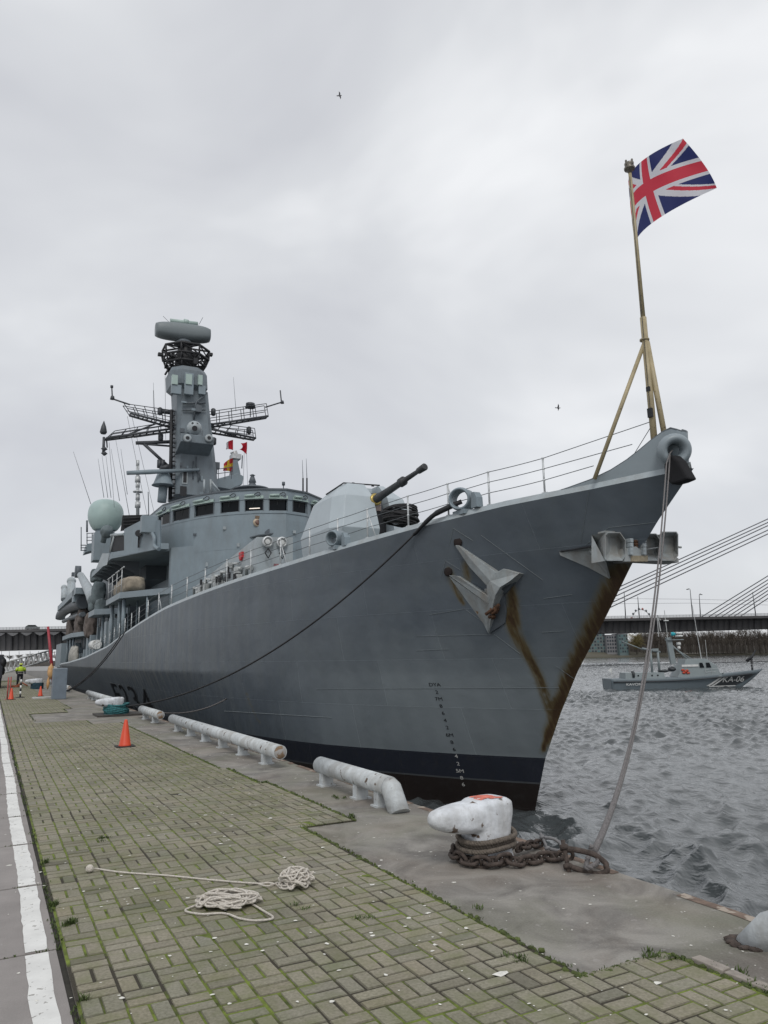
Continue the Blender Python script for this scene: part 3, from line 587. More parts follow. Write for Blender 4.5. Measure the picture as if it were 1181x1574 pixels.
def bulwark():
    tbl = [(3.15,.10),(2.6,.17),(2.0,.27),(1.5,.40),(1.1,.57),(.8,.74),(.5,.93),(.25,1.06)]
    path = []
    for s_, h_ in tbl: path.append((-(hb(s_,zd(s_))-.10), s_, float(zd(s_)), h_))
    r0 = abs(path[-1][0]); cc = .20
    for k in range(1,8):
        a = math.pi*k/8; path.append((-r0*math.cos(a), cc-.42*math.sin(a), 8.85, 1.12-.20*math.sin(a)**1.5))
    path += [(-p[0],p[1],p[2],p[3]) for p in path[:len(tbl)][::-1]]
    m = MB(); R = []
    for i,(u,s_,z,h_) in enumerate(path):
        c_ = V((0, max(s_,.5)+.3)) if False else None
        nrm = V((u, -.55 if abs(u) < r0*.99 and s_ < .05 else -.18*abs(u), 0)).normalized()
        o1 = nrm*.05*h_; R.append([V((u,s_,z+.10)), V((u,s_,z+h_*.6))+o1*.55, V((u,s_,z+h_))+o1, V((u,s_,z+h_))+o1-nrm*.05, V((u,s_,z+h_*.6))-nrm*.05+o1*.5, V((u,s_,z+.10))-nrm*.05])
    m.loft(R, smooth=False); m.build('bow_bulwark', GREY2_B, SHIP)
    m = MB(); m.tube([r[2]*.5+r[3]*.5+V((0,0,.01)) for r in R], .026, 6); m.build('bulwark_rail', GREYD, SHIP)
    # bell-mouthed fairlead at the very tip
    m = MB(); prof = []
    c0 = U(1036,692,-.30); ax = V((-.50,-.82,-.22)).normalized()
    for k in range(25):
        a = 2*math.pi*k/24; prof.append((.265+.125*math.cos(a)+(.02 if math.sin(a)>0 else 0), .20*math.sin(a)))
    m.lathe(prof, c0, ax, 40, caps=False)
    fl = m.build('bow_fairlead', GREY2_B, SHIP)
    m = MB(); m.lathe([(.30,-.35),(.36,.02)], c0, ax, 30, caps=False); m.build('fairlead_pipe', GREY2_B, fl)
    # black chafing cover hanging out of it
    m = MB(); m.prism([U(*p,-.52) for p in ((1022,700),(1033,699),(1042,708),(1050,722),(1058,736),(1046,741),(1031,745),(1022,735),(1020,718))],(.30,-.02,0)); R = []
    for k in range(0):
        t = k/8; c_ = c0+V((-.10,-.22,-.10)).lerp(V((.10,-.16,-.62)), t); w_ = .08+.17*math.sin(min(1,t*1.1)*1.57); R.append([c_+V((math.cos(a)*w_*.75, math.sin(a)*w_*.9, .02*math.sin(a*3+k))) for a in [6.283*j/14 for j in range(14)]])
    m.build('chafing_cover', mat('cover_black',(.006,.006,.008),.9,var=.2), fl, bevel=.05)
GREY2_B = mat('bulwark_grey', (.225,.265,.29), .42, var=.06, scale=1.0)
bulwark()
def rails():
    st = [3.3,4.95,6.35,7.9,9.7,11.2,12.8,14.7,17.0,19.2,21.6,24,26.5,29,31.5,34,36.5,39,41.5,44,46.5,49.5,52.5,55.5,58.5]
    tops = []
    for s_ in st:
        b = V((-(hb(s_,zd(s_))-.2), s_, float(zd(s_))+.17)); m = MB(); m.tube([b,b+V((0,0,1.02))], .028, 6)
        for h_ in (.38,.70,1.0): m.lathe([(.02,-.03),(.036,-.02),(.036,.02),(.02,.03)], b+V((0,0,h_)), seg=8)
        m.box(b+V((0,0,.02)),(.05,.07,.02))
        if s_ in (6.35,9.7,14.7,29): m.tube([b+V((0,0,.9)), b+V((.10,-.42,0))], .018, 6)
        m.build('stanchion', STEEL, SHIP); tops.append(b)
        if s_ < 45:
            q = MB(); q.tube([V((-p.x,p.y,p.z)) for p in (b,b+V((0,0,1.02)))], .022, 5); q.build('stanchion', STEEL, SHIP)
    for h_ in (.38,.70,1.0):
        m = MB(); P = [b+V((0,0,h_)) for b in tops]; Q = []
        for i in range(len(P)-1): Q += sagline(P[i],P[i+1],.012,4)[:-1]
        Q.append(P[-1])
        e_ = {1.0:U(1001,648,-.05), .70:U(972,683,-.72), .38:V((-1.15,1.75,9.30))}[h_]
        m.tube([e_]+Q, .0115, 5); m.tube([V((-p.x,p.y,p.z)) for p in [e_]+Q[:70]], .0115, 4); m.build('guard_wire', WIREM, SHIP)
rails()
def staff():
    b, t = V((0,.74,10.0)), V((0,.74,17.45)); k = U(995,527,0)
    m = MB(); m.tube([b+V((0,0,-.9)),V((0,.74,13.2))], .085, 12); m.tube([V((0,.74,13.15)),t], [.062,.045], 12); m.lathe([(.06,0),(.125,.01),(.125,.05),(.06,.06)], V((0,.76,12.55)),seg=14)
    st = m.build('jackstaff', POLEY, SHIP)
    m = MB()
    for a, bq in (((0,.74,12.55),(-1.15,1.75,8.95)),((0,.74,12.55),(1.15,1.75,8.95))): m.tube([a,bq], .055, 10)
    m.tube([(.24,.55,9.4),(.02,.70,12.5)], .07, 10)
    m.build('staff_brace', POLEY, st)
    m = MB(); m.lathe([(.05,0),(.05,.10),(.14,.11),(.15,.16),(.09,.17),(.12,.24),(.13,.30),(.07,.34),(.02,.36)], t+V((0,0,0)),seg=14)
    for a in range(4): m.box(t+V((math.cos(a*1.57)*.11,math.sin(a*1.57)*.11,.30)),(.02,.02,.07))
    m.build('masthead_crown', mat('staff_finial',(.16,.145,.12),.4,metal=.4,var=.4,scale=15), st)
    m = MB(); m.box(V((-.07,.72,11.2)),(.03,.05,.06)); m.box(V((-.10,.70,10.55)),(.04,.06,.12)); m.tube([(-.06,.70,17.3),(-.11,.68,10.6)],.008,5); m.build('halyard_fitting', BLACK, st)
staff()
def gun():
    ZB, SF = 8.35, 16.3
    def R_(z, hw, hf, s1, sc, s2):   # half width of the body and of the flat front, front s, where the cheek ends, back s
        return [V((-hf,s1,z)),V((hf,s1,z)),V((hw,sc,z)),V((hw,s2-.4,z)),V((hw-.5,s2,z)),V((-hw+.5,s2,z)),V((-hw,s2-.4,z)),V((-hw,sc,z))]
    shm = mat('gun_shield_paint', (.370,.420,.450), .42, var=.05, scale=1.2)
    m = MB()
    m.loft([R_(ZB-.4,2.05,.95,SF+.75,17.5,20.6), R_(ZB+1.7,2.25,1.85,SF,16.9,20.8), R_(ZB+3.25,1.80,1.45,SF+.62,17.6,20.3), R_(ZB+4.02,1.05,.92,SF+1.55,18.4,19.5)])
    body = m.build('gun_mount', shm, SHIP, bevel=.025)
    cx_ = .28
    cut = MB(); cut.prism([V((cx_-.36,15.0,ZB+1.45)),V((cx_-.36,17.7,ZB+1.45)),V((cx_-.36,18.6,ZB+4.3)),V((cx_-.36,15.0,ZB+4.3))],(.72,0,0)); co = cut.build('slot', BLACK, SHIP)
    bo = body.modifiers.new('slot','BOOLEAN'); bo.operation = 'DIFFERENCE'; bo.object = co; bo.solver = 'EXACT'
    dg = bpy.context.evaluated_depsgraph_get(); nm = bpy.data.meshes.new_from_object(body.evaluated_get(dg)); body.modifiers.clear(); body.data = nm; bpy.data.objects.remove(co)
    m = MB(); m.lathe([(1.35,-.32),(1.35,.32)], V((cx_,18.6,ZB+2.45)), (1,0,0), 40); m.build('gun_cradle', GREYD, body)
    m = MB(); m.box(V((cx_,17.35,ZB+2.05)),(.33,.30,.55)); m.build('slot_bellows', BLACK, body)
    m = MB(); m.box(V((cx_-.08,17.25,ZB+2.95)),(.22,.12,.28)); m.build('slot_plate', mat('pink_primer',(.40,.31,.28),.6), body)
    a = S(576,769,17.0); muz = S(654,717,13.0); d = muz-a
    m = MB(); P = lambda k: a+d*k
    m.tube([P(-.1),P(.02),P(.10),P(.10),P(.54),P(.54),P(.60),P(.60),P(.86),P(.88),P(.99),P(1.)], [.17,.17,.20,.175,.145,.205,.205,.115,.095,.135,.155,.12], 16)
    m.build('gun_barrel', mat('barrel_dark',(.035,.038,.042),.5,var=.2,scale=5), body)
    m = MB(); m.lathe([(.19,0),(.28,.02),(.29,.10),(.21,.13)], P(.01), d, 24); m.build('barrel_collar', BRASS, body)
    m = MB(); z_ = ZB+4.06
    m.tube([V((-1.42,19.2,z_-.35)),V((-1.05,18.0,z_-.02)),V((.75,17.9,z_))], .035, 8)
    for x in (-.6,.4): m.box(V((x,17.92,z_-.03)),(.06,.03,.05))
    m.build('shield_rail', BLACK, body)
    m = MB(); m.lathe([(2.2,-.9),(2.2,-.35),(2.0,-.3)], V((0,18.7,ZB)), seg=40); m.build('gun_base_ring', GREY, body)
    return body
gun()
def foredeck():
    # coiled black hawser stowed beside the gun
    m = MB(); c = S(616,793,11.2); rs = np.random.RandomState(2)
    for k in range(26):
        zz = c.z-.26+.5*(k/25); R_ = .44+.07*math.sin(k*1.3)-.05*abs(k-12)/12; t0 = rs.rand()*6; tl = rs.normal(size=2)*.06
        m.tube([c+V((math.cos(a)*R_*1.45, math.sin(a)*R_*.9, zz-c.z+tl[0]*math.cos(a)+tl[1]*math.sin(a))) for a in [t0+6.283*j/22 for j in range(22)]], .036, 6, closed=True)
    m.lump(c, (.52,.3,.22), 4, .1); m.build('hawser_bundle', BLACKR, SHIP)
    # two bell fairleads on the starboard edge
    for (px, py, s_, rr, ax) in ((700,782,6.0,.30,(-.80,-.58,-.05)), (507,831,11.7,.24,(-.85,-.5,-.08))):
        c = HH(px, py); s_ = c.y; c = V((-(hb(s_,zd(s_))-.10), s_, float(zd(s_))+.17+rr+.09)); m = MB()
        prof = [(rr+.055*math.cos(6.283*k/18), .16*math.sin(6.283*k/18)) for k in range(19)]; m.lathe(prof, c, ax, 30, caps=False)
        fo = m.build('fairlead', GREY, SHIP); q = MB(); q.lathe([(rr+.05,-.40),(rr+.04,-.10)], c, ax, 28, caps=False); q.lathe([(rr-.03,-.40),(rr-.03,-.10)], c, ax, 28, caps=False); q.box(c+V((.08,.05,-rr-.10)),(.15,.30,.07)); q.build('fairlead_body', GREY, fo)
        q = MB(); q.prism([c+V((.10,-.40,-.34)),c+V((.10,-.70,-.34)),c+V((.10,-.68,-.05)),c+V((.10,-.56,.12)),c+V((.10,-.42,.12))],(.22,0,0)); q.build('fairlead_bracket', GREY, fo)
    # breakwater / winch cover just forward of the gun
    m = MB(); m.box(V((-2.6,14.6,8.2)),(.6,1.0,.18)); m.build('capstan_plinth', GREY, SHIP)
    # equipment rack on the starboard side ahead of the bridge
    A, B = (-6.1,17.9), (-6.5,28.5)
    A = S(363,886,18.6); B = S(296,905,25.5)
    u0 = -(hb(19,8)-.9)
    def q_(px, py, s_): return S(px, py, s_)
    m = MB(); s1, s2 = 18.3, 26.0; u1, u2 = -(hb(s1,7.9)-1.1), -(hb(s2,7.2)-1.15)
    z1, z2 = float(zd(s1))+.1, float(zd(s2))+.1; top1 = z1+1.95; top2 = z2+.9
    m.prism([V((u1,s1,z1)),V((u2,s2,z2)),V((u2,s2,top2)),V((u1,s1,top1))],(.08,0,0)); m.prism([V((u1,s1,z1)),V((u1+1.6,s1-.1,z1)),V((u1+1.6,s1-.1,top1+.05)),V((u1,s1,top1))],(0,.08,0))
    rack = m.build('equipment_screen', GREY2, SHIP)
    m = MB(); rs = np.random.RandomState(8)
    for k in range(34):
        t = rs.rand(); h_ = rs.rand()**1.2*.8; s_ = s1+(s2-s1)*t; u_ = u1+(u2-u1)*t; z_ = z1+(z2-z1)*t+.15+h_*((top1-z1)*(1-t)+(top2-z2)*t-.3)
        if rs.rand() < .5: m.box(V((u_-.16,s_,z_)),(.12,.12+.2*rs.rand(),.07+.13*rs.rand()))
        else:
            m.tube([V((u_-.1,s_,z_)),V((u_-.25,s_+.3,z_+.05)),V((u_-.2,s_+.45,z_-.25))], .05+.04*rs.rand(), 8)
    m.split('fire_main_valve', mat('fittings_pale',(.40,.42,.42),.5,var=.35,scale=3), rack)
    m = MB()
    for k in range(9):
        t = rs.rand(); s_ = s1+(s2-s1)*t; u_ = u1+(u2-u1)*t; m.box(V((u_-.33,s_,z1+(z2-z1)*t+.3+rs.rand()*.6)),(.05,.06,.14))
    m.split('black_fitting', BLACK, rack)
    m = MB(); m.box(V((u1-.15,19.9,z1+1.35)),(.13,.22,.13)); m.lathe([(.10,0),(.12,.1),(.1,.14)], V((u1-.2,19.9,z1+1.1)), seg=10); m.build('red_valve_box', RED, rack)
    for x in (.42,1.06):
        m = MB(); c = V((u1+x, s1-.16, top1-.22)); m.lathe([(.19,0),(.25,.03),(.25,.08),(.19,.1)], c, (0,-1,0), 24, caps=False); m.build('round_lamp', STEEL, rack)
        q = MB(); q.lathe([(.0,0),(.11,.02),(.13,.0)], c+V((0,-.03,0)), (0,-1,0), 18); q.lathe([(.21,-.01),(.21,0)], c, (0,-1,0), 20); q.build('lamp_lens', mat('lens_white',(.55,.56,.55),.2), rack)
        q = MB(); q.tube([c+V((0,-.12,-.3)),c+V((-.15,-.15,-.5)),c+V((.0,-.12,-.72)),c+V((.12,-.15,-.5)),c+V((0,-.12,-.3))], .03, 6); q.build('coiled_lead', BLACK, rack)
    m = MB(); m.box(V((u1+1.1,s1-.16,top1-1.3)),(.38,.03,.14)); m.build('red_notice', mat('faded_red_print',(.22,.10,.11),.6,var=.5,scale=25), rack)
foredeck()
def superstructure():
    # plan of the bridge front at roof level, from port round to the quay side
    ZR = 16.0
    pts = [ZZ(px,py,ZR) for px,py in ((495,768),(470,757.5),(440,752.5),(400,752),(365,754),(330,757.5),(300,763),(270,770.5),(250,777),(232,792))]
    plan = [V((p.x,p.y)) for p in pts]
    back = [V((6.2,52)),V((-4.6,52))]
    def ringat(z, k=0., cut=None):  # k: how far the front leans out
        r = []
        for p in plan: r.append(V((p.x*(1+k*.02), p.y-k, z)))
        return r+[V((-4.8,53,z)), V((6.4,53,z))]
    zs, zt = 14.52, 15.30       # window sill and head heights
    m = MB(); m.loft([ringat(12.4),ringat(13.85),ringat(zs-.2,-.02)]); m.loft([ringat(zs-.2,.03),ringat(zs-.02,.03)])
    m.loft([ringat(zt,.05),ringat(ZR-.05,.05)]); br = m.build('bridge', GREY, SHIP)
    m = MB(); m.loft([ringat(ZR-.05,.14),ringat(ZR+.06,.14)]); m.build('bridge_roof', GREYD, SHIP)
    # window band: mullions and glass
    wins = [(245,262),(267,292),(300,329),(340,368),(377,405),(414,442),(450,472),(478,492)]
    def planhit(px):
        best = None
        for i in range(len(plan)-1):
            A, B = plan[i], plan[i+1]; q = PL(px, 780, A, B); t = (V((q.x,q.y))-A).dot(B-A)/(B-A).length_squared
            if -.02 <= t <= 1.02: best = V((q.x,q.y)); 
        return best
    gl = MB(); gl.loft([[V((p.x*.985,p.y+.10,z)) for p in plan]+[V((-4.6,52.8,z)),V((6.2,52.8,z))] for z in (zs-.05,zt+.02)]); gl.build('window_glass', GLASS, br)
    edges = [236]+[e for w_ in wins for e in w_]+[498]
    for i in range(0,len(edges),2):
        a, bq = planhit(edges[i]) or plan[-1], planhit(edges[i+1]) or plan[0]
        d = (bq-a); nrm = V((d.y,-d.x)); nrm = nrm.normalized() if nrm.length else V((0,-1)); nrm = nrm if nrm.y < 0 else -nrm
        a2, b2 = a-nrm*.12, bq-nrm*.12; q = MB(); q.prism([V((a.x,a.y,zs-.06)),V((bq.x,bq.y,zs-.06)),V((b2.x,b2.y,zs-.06)),V((a2.x,a2.y,zs-.06))],(0,0,zt-zs+.1)); q.build('window_pillar', GREY, br)
    for a_, b_ in wins:
        a, bq = planhit(a_), planhit(b_)
        if a is None or bq is None: continue
        d = bq-a; nrm = V((d.y,-d.x)).normalized(); nrm = nrm if nrm.y < 0 else -nrm; L_ = d.length
        def pt(t, z, off): p = a+d*t+nrm*off; return V((p.x,p.y,z))
        q = MB(); q.prism([pt(-.02,zt+.02,.04),pt(1.02,zt+.02,.04),pt(1.02,zt+.02,.20),pt(-.02,zt+.02,.20)],(0,0,.05)); q.prism([pt(-.02,zt+.07,.06),pt(1.02,zt+.07,.06),pt(1.02,zt+.07,.10),pt(-.02,zt+.07,.10)],(0,0,.18))
        box = q.build('wiper_box', MINT, br)
        q = MB(); q.tube([pt(.02,zt+.25,.2),pt(.55,zt+.28,.2)], .085, 10); q.build('wiper_motor', MINT, box)
        q = MB(); q.tube([pt(.5,zt+.28,.22)]+[pt(.74+.14*math.sin(x)*1.0,zt+.32+.14*math.cos(x),.24) for x in (0,.8,1.6,2.4,3.1,3.9)], .028, 6); q.build('wiper_hose', BLACK, box)
        q = MB(); q.tube([pt(.5,zt+.0,.05),pt(.42,zs+.35,.03)], .012, 5); q.build('wiper_blade', BLACK, box)
        q = MB()
        for t0,t1,z0,z1 in ((-.02,1.02,zs-.05,zs+.0),(-.02,1.02,zt-.04,zt+.02),(-.02,.02,zs,zt-.04),(.98,1.02,zs,zt-.04)): q.prism([pt(t0,z0,.0),pt(t1,z0,.0),pt(t1,z0,.03),pt(t0,z0,.03)],(0,0,z1-z0))
        q.build('window_frame', GREYD, br)
    # a lit tube behind one window
    a, bq = planhit(384), planhit(400); q = MB(); q.tube([V((a.x,a.y+.06,14.68)),V((bq.x,bq.y+.06,14.68))], .03, 6)
    lm = bpy.data.materials.new('lit_tube'); lm.use_nodes = True; bb = lm.node_tree.nodes['Principled BSDF']; bb.inputs['Emission Color'].default_value = (1,.85,.7,1); bb.inputs['Emission Strength'].default_value = .7; q.build('cabin_light', lm, br)
    # main front below the bridge
    zd_ = 6.5
    LC = S(263,860,41.3)
    def low(z, k=0): return [V((p.x, p.y-.02-k, z)) for p in plan[:7]]+[V((LC.x,LC.y,z)),V((LC.x,LC.y+.6,z)),V((-2.6,LC.y+.7,z)),V((-2.6,60,z)),V((5.6,60,z)),V((6.0,41,z))]
    m = MB(); m.loft([low(zd_),low(12.42)]); m.build('forward_deckhouse', GREY, SHIP)
    m = MB(); m.loft([[V((p.x,p.y-.035,z)) for p in plan[:8]]+[V((p.x,p.y+.3,z)) for p in plan[:8]][::-1] for z in (11.9,11.96)]); m.build('deck_ledge', GREY, SHIP)
    for px, py, w_, h_ in ((345,812,.1,.1),(300,822,.14,.08),(430,842,.12,.16),(452,818,.1,.1),(318,868,.1,.14),(282,850,.12,.12),(366,838,.08,.12)):
        bp_ = None
        for i in range(len(plan)-2):
            A, B = plan[i], plan[i+1]; g_ = PL(px,py,A,B); t_ = (V((g_.x,g_.y))-A).dot(B-A)/(B-A).length_squared
            if 0 <= t_ <= 1: bp_ = g_
        if bp_ is not None: q = MB(); q.box(bp_+V((0,-.06,0)),(w_,.07,h_)); q.build('bulkhead_fitting', GREY2 if w_ < .11 else GREYD, SHIP)
    # vent hood and crest
    q = S(393,803,36.4); yy = min(p.y for p in plan)-.05
    A, B = plan[3], plan[4]
    c = PL(396,803,A,B); n_ = V((0,-1,0)); m = MB(); m.lathe([(.0,.05),(.27,.05),(.30,.0),(.30,-.03)], c, (0,-1,0), 24); cr_ = m.build('crest_badge', mat('badge_buff',(.42,.34,.25),.5,var=.3,scale=6), SHIP)
    m = MB(); m.lathe([(.0,.075),(.17,.072),(.18,.05)], c, (0,-1,0), 20); m.build('badge_centre', mat('badge_dark',(.16,.09,.07),.5,var=.6,scale=9), cr_)
    m = MB(); m.box(c+V((0,-.04,.36)),(.17,.04,.09)); m.build('badge_crown', mat('badge_brown',(.16,.11,.07),.5,var=.5,scale=12), cr_)
    m = MB(); a, bq = PL(384,827,A,B), PL(414,825,A,B); m.prism([a, bq, bq+V((0,-.9,.05)), a+V((.35,-.9,.05))],(0,0,.08)); m.prism([a+V((.6,-.03,.12)),bq+V((0,-.03,.1)),bq+V((0,-.03,.55)),a+V((.9,-.03,.5))],(0,-.04,0)); m.build('vent_hood', GREYD, SHIP)
    # bridge wing, quay side
    A = (plan[-2].x-.15, 40.0); WC = U(171,853,-7.6); B = (WC.x, WC.y)
    f = lambda px, py: PL(px, py, A, B)
    zb_ = WC.z-.15
    a, bq, c1 = f(246,840), f(171,856), f(171,849)
    outline = [f(246,799.5),f(215,801),f(191,813.5),f(191,846),f(171,849),f(171,855),f(191,853.5),f(246,843.5)]
    m = MB(); m.prism(outline, (.12,.10,0)); m.build('bridge_wing_screen', GREY, SHIP)
    fa, ft = f(246,843.5), f(171,855); aft = U(141,885,-7.6)
    zf = min(fa.z, ft.z)
    m = MB(); m.loft([[V((fa.x+.05,fa.y+.05,zf+dz)),V((ft.x,ft.y,zf+dz)),V((aft.x,aft.y,zf+dz)),V((-4.5,aft.y,zf+dz)),V((-4.5,fa.y,zf+dz))] for dz in (0,.42)]); m.build('bridge_wing_deck', GREY, SHIP)
    for k in range(6):
        q = MB(); s_ = ft.y+1.2+k*2.2; q.prism([V((-7.5,s_,zf-.02)),V((-5.3,s_,zf-.02)),V((-5.3,s_,zf-1.1))],(0,.1,0)); q.build('wing_bracket', GREYD, SHIP)
    # searchlight box, sponson pipe, lamp
    q = MB(); c = f(231,808)+V((-.15,-.35,0)); q.box(c,(.55,.35,.62)); q.build('wing_locker', GREY, SHIP, bevel=.04)
    q = MB(); q.tube(smoothpath([f(221,818)+V((0,-.3,0)),f(231,820)+V((0,-.4,0)),f(236,828)+V((0,-.4,0)),f(236,840)+V((0,-.4,0)),f(243,845)+V((0,-.4,0))],6), .14, 10); q.build('vent_pipe', GREY, SHIP)
    q = MB(); c = f(213,822)+V((0,-.4,0)); q.lathe([(.1,0),(.22,.1),(.26,.3),(.2,.32)], c, (-.3,-1,0), 16); q.box(c+V((0,.1,-.5)),(.06,.06,.5)); q.build('signal_lamp', BLACK, SHIP)
    # dark open locker at wing end, with pale frame
    q = MB(); P = [f(171,847),f(193,847),f(193,822),f(175,822)]; q.prism([p+V((0,.05,0)) for p in P],(-.05,.9,0)); q.build('wing_cabinet', BLACK, SHIP)
    q = MB(); q.tube([f(170,849),f(172,838),f(176,823)],.09,6); q.tube([f(171,823),f(191,821)],.12,6); q.build('cabinet_frame', GREY2, SHIP)
    q = MB(); q.lump(f(165,818)+V((0,.5,.1)),(.45,.6,.5),3,.3); q.tube([f(160,832)+V((0,.6,0)),f(164,815)+V((0,.5,0))],.22,8); q.build('covered_sight', CANV, SHIP)
    q = MB(); q.prism([f(167,866)+V((0,1,0)),f(171,848)+V((0,1,0)),f(160,848)+V((0,1,0)),f(150,872)+V((0,1,0))],(0,.1,0)); q.build('wing_side_screen', GREY2, SHIP)
    # black screen behind and radome
    q = MB(); P = [S(186,816,56),S(232,806,56),S(230,791,56),S(189,792,56)]; q.prism(P,(0,.3,0))
    for k in range(3): q.tube([S(190,797+k*5,55.8),S(229,795+k*4.5,55.8)],.08,6)
    q.build('black_louvre_screen', BLACK, SHIP)
    c = S(163,791,62); q = MB(); R_ = 26/FL*(toworld(c)-V((0,0,EYE))).dot(V(MW@np.array([0,0,1]))); c0 = c+V((0,0,-.15))
    prof = []
    for k in range(17):
        a = math.pi*.5*k/16; prof.append((R_*max(0.0001,math.sin(a))**.72, R_*.98*math.cos(a)**.85))
    prof = [(max(r,.001),h_) for r,h_ in prof]+[(R_*.99,-.15*R_),(R_*.94,-.35*R_),(R_*.83,-.6*R_),(R_*.70,-.80*R_),(R_*.62,-.86*R_)]
    q.lathe(prof, c0, seg=40); rd = q.build('radome', MINTG, SHIP)
    q = MB(); q.lathe([(R_*.5,-1.2*R_),(R_*.55,-.86*R_)], c0, seg=24); q.box(c0+V((0,0,-R_*1.9)),(R_*.62,R_*.7,R_*.8)); q.build('radome_pedestal', GREY, rd)
    # aft deckhouses
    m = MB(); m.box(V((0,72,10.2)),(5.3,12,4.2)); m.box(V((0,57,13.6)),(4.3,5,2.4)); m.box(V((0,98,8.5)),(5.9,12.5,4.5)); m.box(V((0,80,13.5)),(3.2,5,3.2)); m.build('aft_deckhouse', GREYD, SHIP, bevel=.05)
    m = MB(); m.loft([[V((x*k,80+y*k,z)) for x,y in ((-2.6,-4),(2.6,-4),(2.6,4),(-2.6,4))] for z,k in ((16,1),(19.5,.8),(19.8,.8))]); m.build('funnel', GREY, SHIP)
    # left hand platform with rails behind the radome
    c = lambda px,py: S(px,py,66)
    q = MB(); q.prism([c(131,849),c(152,843),c(152,833),c(134,836)],(0,2.5,0)); pf = q.build('signal_platform', GREY, SHIP)
    q = MB()
    for x in (134,142,151): q.tube([c(x,836),c(x,820)],.05,6)
    for y in (820,826,831): q.tube([c(133,y),c(152,y-1)],.04,6)
    q.tube([c(125,846),c(125,810)],.05,6); q.tube([c(134,818),c(134,800)],.10,6)
    for y in (838,842,846): q.tube([c(124,y),c(133,y)],.05,6)
    q.build('platform_rail', GREYD, pf)
    def plat(corner, aftpx, u_, name, thick, zoff=0, inner=-4.8, front=None):
        a = U(*corner,u_); b_ = U(*aftpx,u_); z_ = (a.z+b_.z)/2; m = MB(); fr = front or a.y-2.5
        m.loft([[V((inner,fr,z_+dz)),V((u_,a.y,z_+dz)),V((u_,b_.y,z_+dz)),V((inner,b_.y,z_+dz))] for dz in (-thick/2,thick/2)]); o = m.build(name, GREY, SHIP); return a, b_, z_
    a2, b2, z2 = plat((184,913),(163,929),-7.5,'boat_platform',.42,front=37.5)
    a3, b3, z3 = plat((145,940),(136,946),-7.5,'side_platform',.5)
    a4, b4, z4 = plat((109,975),(96,983),-7.5,'side_platform',.5,front=68)
    # canvas-covered gun on the upper one
    q = MB()
    q.tarp(V((-6.55,a2.y+2.6,z2+.78)),(.8,3.6,.62),3,.20)
    q.build('tarpaulin_cover', TARP, SHIP)
    q = MB()
    for s_ in (a2.y,a2.y+2.6,a2.y+5.2,a2.y+7.5):
        q.tube([V((-7.4,s_,z2+.2)),V((-7.4,s_,z2+1.9))],.03,6); q.tube([V((-7.4,s_-.9,z2+1.92)),V((-7.4,s_+.9,z2+1.92))],.045,6)
    for h_ in (.8,1.4): q.tube([V((-7.4,a2.y,z2+h_)),V((-7.4,a2.y+7.5,z2+h_))],.02,5)
    q.build('platform_rail', STEEL, SHIP)
    # struts under the platforms
    for (u_,s_,za) in ((-7.1,a2.y+.5,z2),(-7.1,a2.y+2.6,z2),(-6.8,a2.y+5.0,z2),(-7.1,a2.y+7,z2),(-6.6,a3.y+1,z3),(-7.0,a4.y+2,z4),(-7.0,a4.y+6,z4),(-7.0,a4.y+11,z4)):
        q = MB(); q.tube([V((u_,s_,float(zd(s_)))),V((u_,s_,za-.1))],.14,8); q.build('platform_strut', GREY, SHIP)
    # wrapped light guns between the wings
    for px,py,rx_,rz_,sd_,mm in ((152,912,11,17,1,CANV),(156,933,11,12,2,CANV),(148,928,12,12,5,CANV),(149,885,10,10,6,CANV)):
        c = U(px,py,-6.6); dpt = FL/(toworld(c)-V((0,0,EYE))).length; q = MB(); q.tarp(c,(rx_/dpt*.8,rx_/dpt,rz_/dpt*.95),sd_,.16); q.build('canvas_cover', mm, SHIP)
    for px,py,rx_,rz_,sd_ in ((140,962,14,17,8),(125,962,14,15,9),(110,965,10,16,10),(128,948,11,10,11)):
        c = U(px,py,-6.3); dpt = FL/(toworld(c)-V((0,0,EYE))).length; q = MB(); q.tarp(c,(rx_/dpt*.6,rx_/dpt*1.5,rz_/dpt),sd_,.28); q.build('tarpaulin_cover', TARPB, SHIP)
    # inflatable boat tube curling out, crane arm and directors
    P = lambda px,py,u_=-6.6: U(px,py,u_)
    q = MB(); q.tube(smoothpath([P(128,926),P(112,932),P(101,938),P(94,945),P(93,951)],6), [.75]*25, 12); q.tube(smoothpath([P(98,955),P(110,950),P(128,944)],5),.3,8); q.build('inflatable_boat', GREYD, SHIP)
    q = MB(); q.tube([P(146,924),P(141,915),P(124,884)],[.75,.6,.42],8); q.tube([P(138,905),P(128,884)],.08,5); cr2 = q.build('crane_arm', GREY2, SHIP)
    q = MB(); q.lathe([(.8,-.35),(.8,.35)],P(120,879),(1,0,0),18); q.box(P(114,883),(.3,.5,.25)); q.build('crane_head', GREYD, cr2)
    for (x,y0_,y1_,w_) in ((99,922,903,.42),(110,925,893,.52)):
        q = MB(); a, b_ = P(x,y0_), P(x,y1_); q.tube([a,b_],[w_*1.2,w_],10); q.lump(b_,(w_*1.25,w_*1.25,w_*1.1),4,.08,2); q.build('weapon_director', GREY2, SHIP)
    q = MB(); a, b_ = P(98,926), P(134,921); q.box((a+b_)/2,(1.0,(b_-a).length*.42,.35)); c = P(126,916); q.box(c,(1.,1.2,.8)); q.build('director_deckhouse', GREY, SHIP)
    # liferaft and stowed bundles along the low side deck
    q = MB(); c = U(146,991,-7.2); q.tube([c+V((0,-1.6,0)),c+V((0,1.6,0))],[.42]*2,12); q.build('liferaft_canister', WHITEP, SHIP)
    q = MB(); c = U(112,1008,-7.3)
    for k in range(5): q.lump(c+V((.1,-3+k*1.6,.1*(k%2))),(.35,.8,1.0),k,.3,2)
